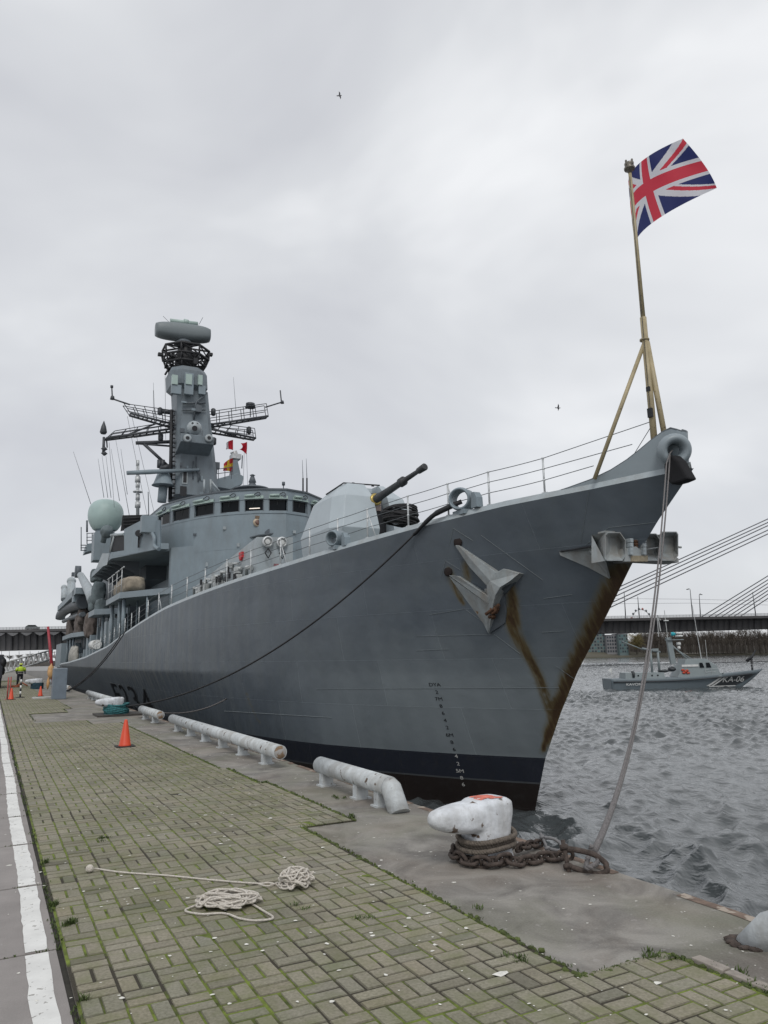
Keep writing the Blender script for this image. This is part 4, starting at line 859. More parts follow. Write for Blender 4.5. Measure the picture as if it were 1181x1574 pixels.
    q.build('white_bundle', mat('dirty_white_canvas',(.36,.35,.32),.9,var=.3), SHIP)
    q = MB(); rs = np.random.RandomState(4)
    for k in range(16):
        s_ = 55+k*3.2; h_ = 1.0+2.0*rs.rand(); q.box(V((-6.3,s_,float(zd(s_))+h_/2)),(.3,.3+.7*rs.rand(),h_/2))
    q.split('deck_locker', GREY, SHIP)
    q = MB()
    for k in range(12): s_ = 40+k*4.3; q.tube([V((-6.0,s_,float(zd(s_)))),V((-6.0,s_,9))],.07,6)
    q.split('side_pipe', GREY, SHIP)
    # plates of the aft quay side, where the hull ends in a shelter
    q = MB(); a = U(86,1018,-7.3); q.box(V((-6.0,a.y-3,5.4)),(1.2,6,1.7)); q.build('quarterdeck_shelter', GREY, SHIP)
    # stub mast with lamps, dome housings behind the bridge
    q = MB()
    for (x0,y0_,x1,y1_,w_) in ((212,792,212,712,.16),): q.tube([S(x0,y0_,60),S(x1,y1_,60)],w_,8)
    for y,w_ in ((726,.45),(756,.45),(737,.26),(745,.2),(764,.2),(776,.26),(712,.16)):
        c = S(212,y,60); h_ = .05 if w_ > .4 else .28; q.lathe([(w_,-h_),(w_,h_)],c,seg=14)
    q.build('stub_aerial', STEEL, SHIP)
    for x0,y0_,x1,y1_ in ((113,694,140,775),(157,700,166,765),(151,705,160,765),(163,700,171,765),(171,690,184,770),(178,675,199,792),(186,690,196,760),(228,756,229,792),(236,588,238,640),(359,580,363,632),(471,705,472,735),(465,707,466,735)):
        q = MB(); s_ = 60 if x0 < 400 else 39; q.tube([S(x1,y1_,s_),S(x0,y0_,s_)],[.03,.012] if x0 != 228 else [.05,.04],5); q.build('whip_aerial', GREYD, SHIP)
    for x in (466,472):
        q = MB(); q.tube([S(x,757,39.5),S(x,735,39.5)],.06,6); q.build('aerial_base', BLACK, SHIP)
    q = MB(); q.tube([S(436,752,38),S(436,742,38)],.04,5); q.lathe([(.12,0),(.12,.25)],S(436,746,38),seg=8); q.build('wind_vane', GREYD, SHIP)
    q = MB(); c = S(388,752,42); q.lathe([(1.5,-.1),(1.3,.05),(.4,.15),(.22,.5),(.3,.55),(.2,.85),(.13,1.05),(.22,1.1),(.05,1.2)],c,seg=20); q.build('direction_finder', GREYD, SHIP)
superstructure()
def mast():
    s_ = 52.0; M = lambda px,py,ds=0.: S(px,py,s_+ds)
    def ring(l, r, y, d=1.7, ch=.35):
        a, b_ = M(l,y), M(r,y); z = (a.z+b_.z)/2; return [V((a.x+ch,s_-d,z)),V((b_.x-ch,s_-d,z)),V((b_.x,s_-d+ch,z)),V((b_.x,s_+d-ch,z)),V((b_.x-ch,s_+d,z)),V((a.x+ch,s_+d,z)),V((a.x,s_+d-ch,z)),V((a.x,s_-d+ch,z))]
    m = MB(); m.loft([ring(263,329,768,2.0),ring(264,327,735,1.9),ring(265,324,700,1.8),ring(267,320,660,1.6),ring(268,317,628,1.5),ring(267,315,606,1.5)]); col = m.build('mast', MASTG, SHIP)
    m = MB(); m.loft([ring(266,309,607,1.5,.6),ring(259,315,601,1.9,.8),ring(258,314,580,1.9,.8),ring(261,311,574,1.8,.8)]); esm = m.build('mast_sensor_housing', MASTG, col)
    for x0,x1,y0_,y1_ in ((264,273,578,591),(285,295,577,591),(304,311,578,592)):
        q = MB(); a, b_ = M(x0,y1_,-2.05), M(x1,y0_,-2.05); q.box((a+b_)/2,(abs(b_.x-a.x)/2,.22,abs(b_.z-a.z)/2)); q.build('sensor_panel', MINT, esm)
    for x0,x1,y0_,y1_ in ((263,279,593,605),(283,298,575,606),(305,316,594,606)):
        q = MB(); a, b_ = M(x0,y1_,-2.0), M(x1,y0_,-2.0); q.box((a+b_)/2,(abs(b_.x-a.x)/2,.16,abs(b_.z-a.z)/2)); q.build('sensor_box', GREY, esm, bevel=.04)
    # black lattice cage under the radar
    q = MB(); T = []; 
    def cage(px_c, hw, y, n=8):
        a, b_ = M(px_c-hw,y), M(px_c+hw,y); c = (a+b_)/2; r_ = abs(b_.x-a.x)/2; return [c+V((math.cos(6.283*(k+.5)/n)*r_, math.sin(6.283*(k+.5)/n)*r_, 0)) for k in range(n)]
    lv = [cage(285.5,36,540),cage(285.5,35,553),cage(285,31,563),cage(285,24,573)]
    for L_ in lv: q.tube(L_, .11, 6, closed=True)
    for i in range(3):
        for k in range(8): q.tube([lv[i][k],lv[i+1][k]],.09,6); q.tube([lv[i][k],lv[i+1][(k+1)%8]],.06,5)
    c_ = M(283,532); 
    for k in range(8): q.tube([lv[0][k],c_+V((0,0,-.15))],.09,5); q.tube([lv[1][k],M(284,563)],.06,5)
    rs = np.random.RandomState(1)
    for k in range(26): a = rs.rand()*6.28; r_ = .4+1.4*rs.rand(); c = M(285,572-rs.rand()*26)+V((math.cos(a)*r_,math.sin(a)*r_,0)); q.box(c,(.12+.1*rs.rand(),.12,.15+.15*rs.rand()))
    for sx_ in (-1,1): q.box(M(285+sx_*38,545),(.22,.2,.12)); q.tube([M(285+sx_*37,545),M(285+sx_*35,556)],.05,5)
    q.tube([M(254,576),M(260,566)],.1,6)
    cg = q.build('lattice_cage', BLACK, col)
    q = MB(); q.lathe([(.85,0),(.75,2.0),(.55,2.3),(.5,2.9),(.35,3.1),(.35,3.6)],M(284,574),seg=16); q.build('radar_pivot', BLACK, col)
    # the long rounded radar head
    q = MB(); c = M(281.5,511.5); L_ = abs(M(323,512).x-M(240,512).x)/2; dirv = V((1,-.06,.035)).normalized(); fw = V((-.06,-1,-.0)).normalized(); up = dirv.cross(-fw).normalized(); R = []
    for k in range(21):
        t = -1+2*k/20; e_ = (1-abs(t)**7*.42); hh = (.80-.14*t*t)*(.55+.45*e_)*1.02; dd = .80*(.5+.5*e_)
        R.append([c+dirv*(L_*t)+up*hh*math.copysign(abs(math.sin(a))**.7,math.sin(a))+fw*dd*math.copysign(abs(math.cos(a))**.8,math.cos(a)) for a in [6.283*j/24 for j in range(24)]])
    q.loft(R, smooth=True); rad = q.build('radar_head', mat('radar_grey',(.15,.175,.185),.5,var=.05), col)
    q = MB(); a, b_ = M(262,493),M(304,498); d = b_-a; q.tube([a,b_],.20,10); q.lathe([(.26,-.2),(.26,.2)],M(286,495),(1,0,-.1),12); q.build('iff_bar', MINT, rad)
    q = MB(); q.lathe([(.9,-.25),(.6,.1)],M(283,526),seg=16); q.tube([M(262,497),M(251,486)],.02,4); q.tube([M(306,499),M(312,488)],.02,4); q.build('radar_foot', GREYD, rad)
    # sensor platform with ball
    q = MB(); A_ = [M(274,681,-2.4),M(330,681,-2.4),M(330,671,-2.4),M(279,669,-2.4)]; z0, z1, z2 = M(300,697).z, M(300,680.5,-3.6).z, M(300,668,-3.6).z
    l0, r0_, l1, r1 = M(270,697,-1.8), M(321,697,-1.8), M(278,680,-3.6), M(329,679,-3.6)
    q.loft([[V((l0.x,s_-1.7,l0.z)),V((r0_.x,s_-1.7,l0.z)),V((r0_.x,s_+.5,l0.z)),V((l0.x,s_+.5,l0.z))],[V((l1.x,s_-3.6,z1)),V((r1.x,s_-3.6,z1)),V((r1.x,s_+.5,z1)),V((l1.x,s_+.5,z1))],[V((l1.x,s_-3.6,z2)),V((r1.x,s_-3.6,z2)),V((r1.x,s_+.5,z2)),V((l1.x,s_+.5,z2))]]); sp = q.build('sensor_platform', MASTG, col, bevel=.05)
    for px in (288,321):
        q = MB(); c = M(px,674,-3.65); q.lathe([(.34,0),(.34,.16),(.2,.18)],c,(0,-1,0),20); q.build('platform_port', GREY2, sp); q = MB(); q.lathe([(.16,.1),(.16,.20)],c,(0,-1,0),14); q.build('port_glass', BLACK, sp)
    q = MB(); q.lump(M(299,658,-2.9),(.64,.6,.62),1,0,3); bl_ = q.build('director_ball', GREY2, sp)
    q = MB(); q.lathe([(.20,0),(.24,.16)],M(299,659,-3.42),(0,-1,-.1),14); q.build('ball_port', BLACK, bl_)
    for px, py in ((296,651),(303,652)): q = MB(); q.lathe([(.09,0),(.09,.1)],M(px,py,-3.33),(0,-1,.2),10); q.build('ball_port', BLACK, bl_)
    q = MB(); q.box(M(305,629,-1.9),(.25,.25,.3)); q.tube([M(298,645,-1.8),M(302,618,-1.9),M(318,604,-1.9)],.09,6); q.tube([M(281,620,-1.75),M(316,619,-1.75)],.09,6); q.tube([M(281,630,-1.75),M(316,630,-1.75)],.07,6); q.build('mast_piping', GREYD, col)
    q = MB()
    for y in range(632,775,7): q.tube([M(264,y,-1.0),M(269,y,-1.9)],.06,4)
    q.tube([M(264,630,-1.2),M(262,768,-1.2)],.16,6); q.build('mast_ladder', BLACK, col)
    q = MB(); q.box(M(284.5,733,-2.0),(.14,.05,.5)); q.build('mast_slit', BLACK, col)
    q = MB(); q.box(M(284.5,733,-1.97),(.22,.05,.62)); q.build('slit_frame', GREY2, col)
    q = MB(); q.box(M(282,755,-2.1),(.26,.06,.42)); q.build('mast_door', BLACK, col)
    rs = np.random.RandomState(6)
    for k in range(26):      # junction boxes, handholds and cable runs over the mast front
        px, py = 272+44*rs.rand(), 612+150*rs.rand()
        if 664 < py < 700: continue
        q = MB(); 
        if k % 3: q.box(M(px,py,-1.95),(.06+.16*rs.rand(),.07,.06+.2*rs.rand())); q.build('junction_box', GREY if k % 2 else GREYD, col)
        else: q.tube([M(px,py,-1.98),M(px+rs.normal()*.6,py+14+14*rs.rand(),-2.0)],.045,6); q.build('cable_run', GREYD, col)
    # yardarms
    YM = mat('yard_dark', (.045,.05,.058), .5, var=.2)
    def truss(a0, b0, a1, b1, name='yardarm', n=10, w_=.55):
        q = MB(); A0, B0, A1, B1 = M(*a0), M(*b0), M(*a1), M(*b1)
        off = V((0,w_,0))
        for o in (-off, off): q.tube([A0+o,B0+o*.6],.10,6)
        for k in range(n+1):
            t = k/n; p = A0.lerp(B0,t); o = off*(1-.4*t); q.tube([p-o,p+o],.06,4)
            if k % 2 == 0:
                r_ = A1.lerp(B1,t); q.tube([p-o,r_-o],.035,4); q.tube([p+o,r_+o],.035,4)
        for h_ in (1.,.5):
            for o in (-off, off): q.tube([A0.lerp(A1,h_)+o,B0.lerp(B1,h_)+o*.6],.035,4)
        return q.build(name, YM, col)
    truss((316,656),(411,641),(316,636),(408,622)); truss((266,655),(200,637),(266,634),(190,622)); truss((316,661),(392,675),(328,653),(390,660)); truss((266,661),(163,675),(262,650),(176,664))
    q = MB()
    q.tube([M(408,626),M(434,618)],.07,6); q.tube([M(433,620),M(431,600)],.06,6); q.lathe([(.2,0),(.14,.25)],M(434,620),seg=8)
    q.tube([M(200,622),M(173,613)],.07,6); q.tube([M(173,613),M(172,594)],.06,6); q.lathe([(.2,0),(.14,.3)],M(173,614),seg=8); q.lathe([(.12,0),(.12,.2)],M(172,596),seg=8)
    q.tube([M(160,672),M(159,698)],.12,6)
    for y in (690,697): q.lathe([(.05,-.2),(.28,0),(.05,.2)],M(160.5,y),seg=8)
    q.lathe([(.2,0),(.30,.15),(.2,.65),(.02,1.15)],M(159,667),seg=12); q.tube([M(164,676),M(165,688)],.06,5)
    q.lathe([(.5,-.03),(.5,.03)],M(385,626),seg=16); q.lathe([(.42,0),(.42,.3),(.1,.42)],M(385,625),seg=16)
    q.tube([M(385,629),M(385,641)],.05,5)
    for x,y in ((383,661),(246,632),(328,633),(329,678),(247,672)): q.lathe([(.12,0),(.22,.1),(.22,.6),(.1,.7)],M(x,y+6),seg=8)
    q.tube([M(209,681),M(265,679)],.16,6); q.tube([M(214,682),M(266,686)],.09,6); q.tube([M(221,682),M(258,716)],.14,6); q.tube([M(246,720),M(266,717)],.28,6); q.lathe([(.2,0),(.2,.7)],M(245,719),seg=8); q.lathe([(.2,0),(.2,.7)],M(250,719),seg=8)
    q.tube([M(249,632),M(266,634)],.22,6); q.tube([M(316,652),M(329,653)],.16,6); q.tube([M(320,657),M(365,672)],.07,5); q.tube([M(262,664),M(206,672)],.07,5); q.tube([M(240,651),M(197,668)],.08,5); q.tube([M(318,655),M(375,675)],.08,5)
    q.split('yard_fitting', YM, col)
    q = MB(); a, b_ = M(195,727,-2.2), M(306,722,-2.2); q.tube([a,a.lerp(b_,.3),b_],[.17,.20,.12],10); q.build('navigation_radar_bar', GREY, col)
    q = MB(); a = M(251,749,-1.5); q.lathe([(.95,0),(.80,.15),(.52,1.0),(.40,1.1)],M(251,746.5,-1.5),seg=16); q.build('cable_shroud', GREY, col)
    q = MB(); q.tube([M(251,749,-1.3),M(249,772,-1.3)],.38,8); q.build('shroud_post', GREY, col)
    # right hand arm with camera post
    q = MB(); q.prism([M(330,748),M(354,752),M(373,744),M(375,732),M(366,727),M(330,737)],(0,1.6,0)); arm = q.build('camera_arm', GREY, col, bevel=.04)
    q = MB(); q.loft([[M(358,728)+V((0,dy,0)),M(371,728)+V((0,dy,0)),M(366,706)+V((0,dy*.7,0)),M(360,706)+V((0,dy*.7,0))] for dy in (.2,1.3)]); q.build('camera_post', GREY, arm)
    q = MB(); q.box(M(362,703,.6),(.42,.5,.22)); q.tube([M(359,694,.5),M(362,702,.6)],.32,8); q.build('camera_head', STEEL, arm)
    q = MB()
    for y in (722,729): q.tube([M(328,y),M(358,y-4)],.035,5)
    for x in (328,336,346,356): q.tube([M(x,736),M(x,721)],.035,5)
    q.box(M(333,716),(.25,.2,.3)); q.box(M(330,724),(.2,.2,.3)); q.tube([M(372,720),M(373,700)],.05,5); q.build('arm_rail', GREYD, arm)
    q = MB()
    for a, b_ in (((314,737),(314,757)),((324,737),(324,757)),((325,740),(338,756))): q.tube([M(*a,-2.6),M(*b_,-2.6)],.09,6)
    q.build('tripod_leg', GREY2, col)
    for x0,y0_,x1,y1_ in ((376,683,374,752),(379,690,381,748),(196,640,228,800),(203,640,240,800),(168,680,176,780),(254,578,255,676),(236,600,236,632)):
        q = MB(); q.tube([M(x0,y0_,.5),M(x1,y1_,.5)],.015,4); q.build('halyard', WIREM, col)
mast()
def anchors():
    AM = mat('anchor_paint', (.30,.33,.34), .55, var=.15, scale=3, spots=((.20,.12,.06),3.2,.70), grime=((.20,.15,.10),2.,.6), bump=.3, bscale=12)
    RU = mat('rust_iron', (.09,.045,.025), .9, var=.6, scale=8, bump=.5, bscale=25)
    def H(px, py, o=0.): return HH(px, py)+V((-o,-o*.45,0))
    # --- side anchor in its pocket
    def plate(name, pts, mm, par, back=None):    # faceted casting: front vertices stand off the hull, walls run back to it
        m = MB(); A = [HH(x,y,o) for x,y,o in pts]; B = [p+V((o*1.0+.03,o*.45,0)) for p,(x,y,o) in zip(A,pts)]; n = len(A); c = sum(A,V((0,0,0)))/n
        m.add(A+B, [tuple(range(n))]+[(i,(i+1)%n,n+(i+1)%n,n+i) for i in range(n)]); return m.build(name, mm, par, bevel=.012)
    e_ = MB(); e_.box(HH(750,910,.05),(.05,.1,.1)); sa = e_.build('bower_anchor', AM, SHIP)
    plate('anchor_fluke',[(699,838,.06),(705,838,.10),(763,880,.34),(753,893,.40),(748,900,.30),(722,872,.14)],AM,sa)
    plate('anchor_fluke',[(689,884,.05),(703,885,.16),(751,917,.34),(751,929,.32)],AM,sa)
    plate('anchor_web',[(690,886,.03),(751,929,.27),(750,973,.08),(744,960,.03)],AM,sa)
    plate('anchor_crown',[(763,880,.34),(774,874,.30),(799,881,.26),(784,893,.44),(769,903,.48),(762,915,.48),(758,930,.44),(753,905,.42),(753,893,.40)],AM,sa)
    plate('anchor_crown',[(748,900,.30),(753,893,.40),(757,912,.46),(758,930,.44),(751,975,.10),(750,950,.20),(750,925,.30)],AM,sa)
    plate('anchor_palm',[(762,915,.34),(784,893,.36),(798,882,.22),(793,893,.10),(778,911,.08),(764,917,.2)],GREYD,sa)
    plate('anchor_palm',[(758,932,.20),(775,915,.06),(778,940,.05),(776,958,.05),(752,974,.09)],GREYD,sa)
    m = MB(); m.lump(H(766,938,.2),(.12,.16,.13),3,.5); m.lump(H(762,948,.18),(.10,.12,.08),5,.5); m.tube([H(756,945,.3),H(775,930,.25)],.05,8); m.build('rusty_shank', RU, sa)
    for px, py in ((704,833),(689,878)):
        m = MB(); c = H(px,py,.0); m.lathe([(.0,.03),(.13,.03),(.16,.0)],c,(-1,-.4,0),20); m.build('hawse_hole', mat('rust_black',(.014,.008,.007),.9,var=.5), sa)
    # --- stem anchor, housed on the stem with its crown facing forward
    F = lambda px, py, d=0.: S(px, py, 1.45+d)
    m = MB()
    def scoop(px0, px1, py0, py1, ch, name='anchor_scoop', depth=.28):
        m = MB(); o = [(px0,py1-4),(px0+3,py1),(px1-5,py1),(px1,py1-8),(px1,py0+ch),(px1-ch*.7,py0),(px0+4,py0),(px0,py0+4)]
        cx_ = (px0+px1)/2; cy_ = (py0+py1)/2-3; outer = [F(*p) for p in o]; inn = [F(p[0]+(cx_-p[0])*.07,p[1]+(cy_-p[1])*.07) for p in o]; deepr = [F(p[0]+(cx_-p[0])*.45,p[1]+(cy_-p[1])*.45,depth) for p in o]; bk = [F(*p,depth+.1) for p in o]
        m.loft([bk,outer,inn,deepr],caps=True); return m.build(name, AM, st_)
    m.box(F(978,860,.45),(1.28,.25,.06)); m.box(F(978,823,.55),(1.2,.14,.04)); st_ = m.build('stem_anchor', AM, SHIP)
    scoop(930,962,818,862,12); scoop(1014,1043,817,862,4)
    scoop(985,1016,820,862,10)
    m = MB(); m.prism([F(*p) for p in ((960,863),(985,863),(985,845),(978,840),(964,842))],(0,.4,0)); m.build('anchor_web', AM, st_)
    m = MB(); m.prism([F(971,863,-.03),F(996,863,-.03),F(996,854,-.03),F(971,854,-.03)],(0,.3,0)); m.build('anchor_shackle_block', mat('tan_block',(.28,.24,.17),.7,var=.25,scale=7), st_)
    for x in (968,988):
        m = MB(); 
        for y in (831,838,845,850): m.box(F(x,y,.0),(.05,.08,.05))
        m.box(F(x,840,.06),(.045,.06,.20)); m.build('shank_cheek', GREY2, st_)
    m = MB()
    for k in range(5): m.lump(F(978,832+k*4.5,.06),(.06,.05,.05),k,.5,2)
    m.build('rusty_link', RU, st_)
    m = MB(); m.tube([F(990,845,.1),F(1015,841,.05)],.02,6); m.lathe([(.03,0),(.03,.10)],F(1043,841,.2),(1,0,0),8); m.build('anchor_pin', AM, st_)
    # fluke swept back along the flare
    def blade(sx_):
        m = MB(); tip, rt, rm, rb = HH(861,848)+V((-.02,0,0)), HH(918,841)+V((-.22,-.1,0)), F(930,862,.05), HH(938,889)+V((-.04,-.03,0)); tp2 = tip+V((.03,0,-.09))
        mid = HH(907,872)+V((-.05,0,0)); in1 = HH(905,846)+V((-.01,0,0))
        L_ = [tip,rt,rm,rb,tp2,mid,in1, F(931,818,.0), F(931,862,.0)]
        if sx_ > 0: L_ = [V((-p.x,p.y,p.z)) for p in L_]
        tip,rt,rm,rb,tp2,mid,in1,k1,k2 = L_
        m.add([tip,rt,rm,rb,tp2,mid,in1],[(0,1,6),(0,6,5,4),(6,1,2,3),(5,6,3)]); o = m.build('anchor_fluke', AM, st_)
        so_ = o.modifiers.new('thick','SOLIDIFY'); so_.thickness = .05; so_.offset = 0
        m = MB(); m.add([HH(861,847)+V((-.03,0,.0)),HH(912,838)+V((-.02,0,0)),HH(917,842)+V((-.30,-.12,0)),tip+V((-.02,0,0))],[(0,1,2,3)]); pu = m.build('anchor_fluke_plate', BLACK, o); pu.modifiers.new('t','SOLIDIFY').thickness = .03
        m = MB(); m.add([rt+V((0,0,-.02)),k1,k2,rm,V((k1.x,k1.y+.5,k1.z)),V((k2.x,k2.y+.5,k2.z))],[(0,1,2),(0,2,3),(0,4,1),(3,2,5),(0,3,5,4)]); m.build('anchor_horn', AM, st_)
    blade(-1)
anchors()
# ================================================================= quay furniture
ROPEM = mat('grey_rope', (.165,.155,.155), .9, var=.3, scale=40, bump=.8, bscale=120)
ROPEW = mat('cotton_rope', (.74,.69,.62), .9, var=.2, scale=60, bump=.8, bscale=300)
RUSTC = mat('rusty_chain', (.060,.045,.038), .85, var=.5, scale=18, bump=.6, bscale=60)
def chipped(name, col=(.52,.54,.56), th=.61, sc=5.):
    return mat(name, col, .8, var=.16, scale=5, bump=.6, bscale=14, spots=((.10,.065,.045), sc, th), spec=.3, grime=((.30,.29,.27), 3.2, .8))
BOLM = chipped('bollard_paint', (.60,.625,.66), .625, 9)
def bollard_body():     # column + nose, modelled around its own base, nose towards -x
    m = MB(); R = []
    for z, hx, hy, cx_, e_ in ((0,.27,.24,.0,.6),(.06,.25,.23,0,.6),(.20,.225,.215,.0,.55),(.35,.22,.21,.02,.5),(.48,.235,.215,.03,.45),(.575,.235,.205,.03,.45),(.61,.19,.165,.03,.5)):
        R.append([V((cx_+hx*math.copysign(abs(math.cos(a))**e_,math.cos(a)), hy*math.copysign(abs(math.sin(a))**e_,math.sin(a)), z)) for a in [6.283*k/40 for k in range(40)]])
    m.loft(R)
    R = []
    for x, hy, hz, zc in ((.24,.17,.11,.48),(.20,.20,.15,.455),(0,.215,.168,.440),(-.18,.205,.162,.446),(-.38,.180,.145,.452),(-.54,.145,.120,.460),(-.66,.10,.085,.470),(-.715,.045,.035,.475)):
        R.append([V((x, hy*math.cos(a), zc+hz*math.copysign(abs(math.sin(a))**.62,math.sin(a)))) for a in [6.283*k/32 for k in range(32)]])
    m.loft(R); return m
def bollard(loc, label, rz=0., sc=1.):
    r = empty('mooring_bollard', loc, label, 'bollard', 'mooring bollards on the quay', rz); r.scale = (sc,)*3
    o = bollard_body().build('bollard_casting', BOLM, r); md = o.modifiers.new('fuse','REMESH'); md.mode = 'VOXEL'; md.voxel_size = .014; md.use_smooth_shade = True
    sm = o.modifiers.new('smooth','SMOOTH'); sm.iterations = 6; sm.factor = .6
    return r
BB = onz(748,1322,0); BL = bollard((BB.x,BB.y,0), 'white chipped mooring bollard with faded red paint on top, wrapped in rope and chain', rz=math.radians(6))
q = MB(); rs = np.random.RandomState(3)
for cx_, cy_, rx_, ry_ in ((.03,.03,.12,.10),(-.10,-.02,.09,.07),(.10,-.08,.09,.04),(-.02,.10,.11,.035)):
    n = 18; P = [(cx_+math.cos(6.283*k/n)*rx_*(.75+.4*rs.rand()), cy_+math.sin(6.283*k/n)*ry_*(.7+.45*rs.rand())) for k in range(n)]
    zt_ = lambda x, y: .6115-.10*max(0,-x-.08)-.3*max(0,abs(x-.03)-.12)**1.4
    q.add([(x,y,zt_(x,y)+.003) for x,y in P]+[(cx_,cy_,zt_(cx_,cy_)+.006)], [(k,(k+1)%n,n) for k in range(n)])
q.build('red_marking', mat('worn_red',(.60,.16,.11),.7,var=.3,scale=14,spots=((.6,.6,.6),12,.62)), BL)
# far bollard
fb = onz(170,1100,0); FB = bollard((fb.x+.15,fb.y,0), 'far white mooring bollard with teal ropes on its base, beside the pipe rail', rz=math.radians(20), sc=1.12)
q = MB(); TEAL = mat('teal_rope',(.03,.13,.14),.9,var=.5,scale=20)
for k in range(9):
    a0 = k*.7; q.tube([V((fb.x+.2+math.cos(a)*(.42+.04*math.sin(a*3+k)), fb.y+math.sin(a)*(.5+.05*math.cos(a*2+k)), .05+.045*k+.03*math.sin(a*2+k))) for a in [6.283*j/20 for j in range(20)]], .04, 6, closed=True)
tag(q.build('mooring_rope', TEAL), 'teal rope wound round the far bollard', 'rope')
q = MB(); q.prism([(fb.x-.55,fb.y-.7,.01),(fb.x+1.1,fb.y-.7,.01),(fb.x+1.1,fb.y+.9,.01),(fb.x-.55,fb.y+.9,.01)],(0,0,.06)); tag(q.build('bollard_plinth', mat('dark_steel_plate',(.05,.045,.04),.8,var=.3)), 'dark steel base plate under the far bollard', 'base plate')
fb2 = onz(57,1059,0); FB2 = bollard((fb2.x,fb2.y,0), 'farthest dark mooring bollard with white top near the gangway', rz=math.radians(20), sc=1.3)
q = MB()
for k in range(8): q.tube([V((fb2.x+math.cos(a)*.42, fb2.y+math.sin(a)*.42, .05+.055*k)) for a in [6.283*j/14 for j in range(14)]], .05, 6, closed=True)
tag(q.build('mooring_rope', mat('dark_teal_rope',(.02,.05,.07),.9,var=.5)), 'dark rope wound round the farthest bollard', 'rope')
# rope turns and chain round the near bollard
def twisted(path, R_, strands=3, pitch=.10, seg=7):   # laid rope: separate helical strands
    m = MB(); P = [V(p) for p in path]; L_ = [0]
    for i in range(1,len(P)): L_.append(L_[-1]+(P[i]-P[i-1]).length)
    T = [(P[min(i+1,len(P)-1)]-P[max(i-1,0)]).normalized() for i in range(len(P))]; up = V((0,0,1)) if abs(T[0].z) < .9 else V((1,0,0)); nrm = T[0].cross(up).normalized(); fr = []
    for i in range(len(P)):
        if i: nrm = T[i-1].rotation_difference(T[i]) @ nrm
        nrm = (nrm-T[i]*nrm.dot(T[i])).normalized(); fr.append((nrm.copy(), T[i].cross(nrm)))
    for s_ in range(strands):
        ph = 6.283*s_/strands; m.tube([P[i]+(fr[i][0]*math.cos(ph+6.283*L_[i]/pitch)+fr[i][1]*math.sin(ph+6.283*L_[i]/pitch))*R_*.52 for i in range(len(P))], R_*.56, seg)
    return m
pth = []
turns = 3.3; n = int(150*turns/2)
for i in range(n+1):
    t = i/n; a = -math.pi*.2+t*turns*2*math.pi; rr = .285+.018*math.sin(a*2+1)+.02*math.sin(t*9); pth.append((BB.x+.01+math.cos(a)*rr, BB.y+math.sin(a)*rr*.95, .135+.135*t+.014*math.sin(a+.6)+.008*math.sin(3*a)))
end = [(BB.x+.35,BB.y+.18,.20),(BB.x+.42,BB.y+.30,.12)]
m = twisted(smoothpath(pth,2), .026, 3, .085); 
e2 = smoothpath([(BB.x+.27,BB.y-.05,.22),(BB.x+.36,BB.y+.05,.26),(BB.x+.42,BB.y+.12,.18),(BB.x+.34,BB.y+.05,.12),(BB.x+.30,BB.y-.08,.20)],10)
mm = twisted(e2, .024, 3, .08); o_ = len(m.v); m.v += mm.v; m.f += [tuple(i+o_ for i in f) for f in mm.f]; m.m += mm.m; m.sm += mm.sm
tag(m.build('mooring_rope', mat('old_brown_rope',(.14,.118,.098),.95,var=.4,scale=30,bump=.7,bscale=150)), 'old brown laid rope wound in turns round the near bollard above the chain', 'rope')
def chain(path, pitch, L_, W_, r_, name, label):
    root = empty(name, path[0], label, 'chain'); P = [V(p) for p in path]; D = [0]
    for i in range(1,len(P)): D.append(D[-1]+(P[i]-P[i-1]).length)
    def at(d):
        for i in range(1,len(P)):
            if D[i] >= d: return P[i-1].lerp(P[i],(d-D[i-1])/max(D[i]-D[i-1],1e-6))
        return P[-1]
    d = pitch/2; k = 0
    while d < D[-1]:
        c = at(d); t = (at(min(d+.02,D[-1]))-at(max(d-.02,0))).normalized(); side = t.cross(V((0,0,1))).normalized(); up = side.cross(t)
        w_ = (side*.35+up*.94).normalized() if k % 2 == 0 else (side*.95-up*.3).normalized(); pts = []
        for j in range(20):
            a = 6.283*j/20; x = math.cos(a); y = math.sin(a); pts.append(c+t*((L_-W_)*.5*(1 if x > 0 else -1)*min(1,abs(x)*6)+x*W_*.5)+w_*y*W_*.5)
        m = MB(); m.tube([p-V(path[0]) for p in pts], r_, 8, closed=True)
        m.tube([c-w_*W_*.42-V(path[0]), c+w_*W_*.42-V(path[0])], r_*.7, 6); m.build('chain_link', RUSTC, root); d += pitch; k += 1
    return root
cp = [(BB.x+.36,BB.y+.14,.06)]
for i in range(27):
    a = math.radians(20+i*250/26); cp.append((BB.x+.01+math.cos(a)*.335, BB.y+math.sin(a)*.33, .07+.01*math.sin(a*3)))
pr = [onz(x,y,.05) for x,y in ((802,1325),(830,1319),(860,1316),(876,1315))]
cp = smoothpath(cp,3)+smoothpath([cp[-1]]+[tuple(p) for p in pr],6)[1:]
chain(cp, .118, .175, .112, .020, 'mooring_chain', 'rusty stud link chain wound round the foot of the near bollard')
p2 = [onz(x,y,z) for x,y,z in ((796,1303,.10),(812,1299,.08),(828,1297,.05),(838,1300,.03))]
chain(smoothpath([tuple(p) for p in p2],6), .10, .15, .085, .017, 'mooring_chain', 'short dark chain end lying behind the bollard beside the small shackle')
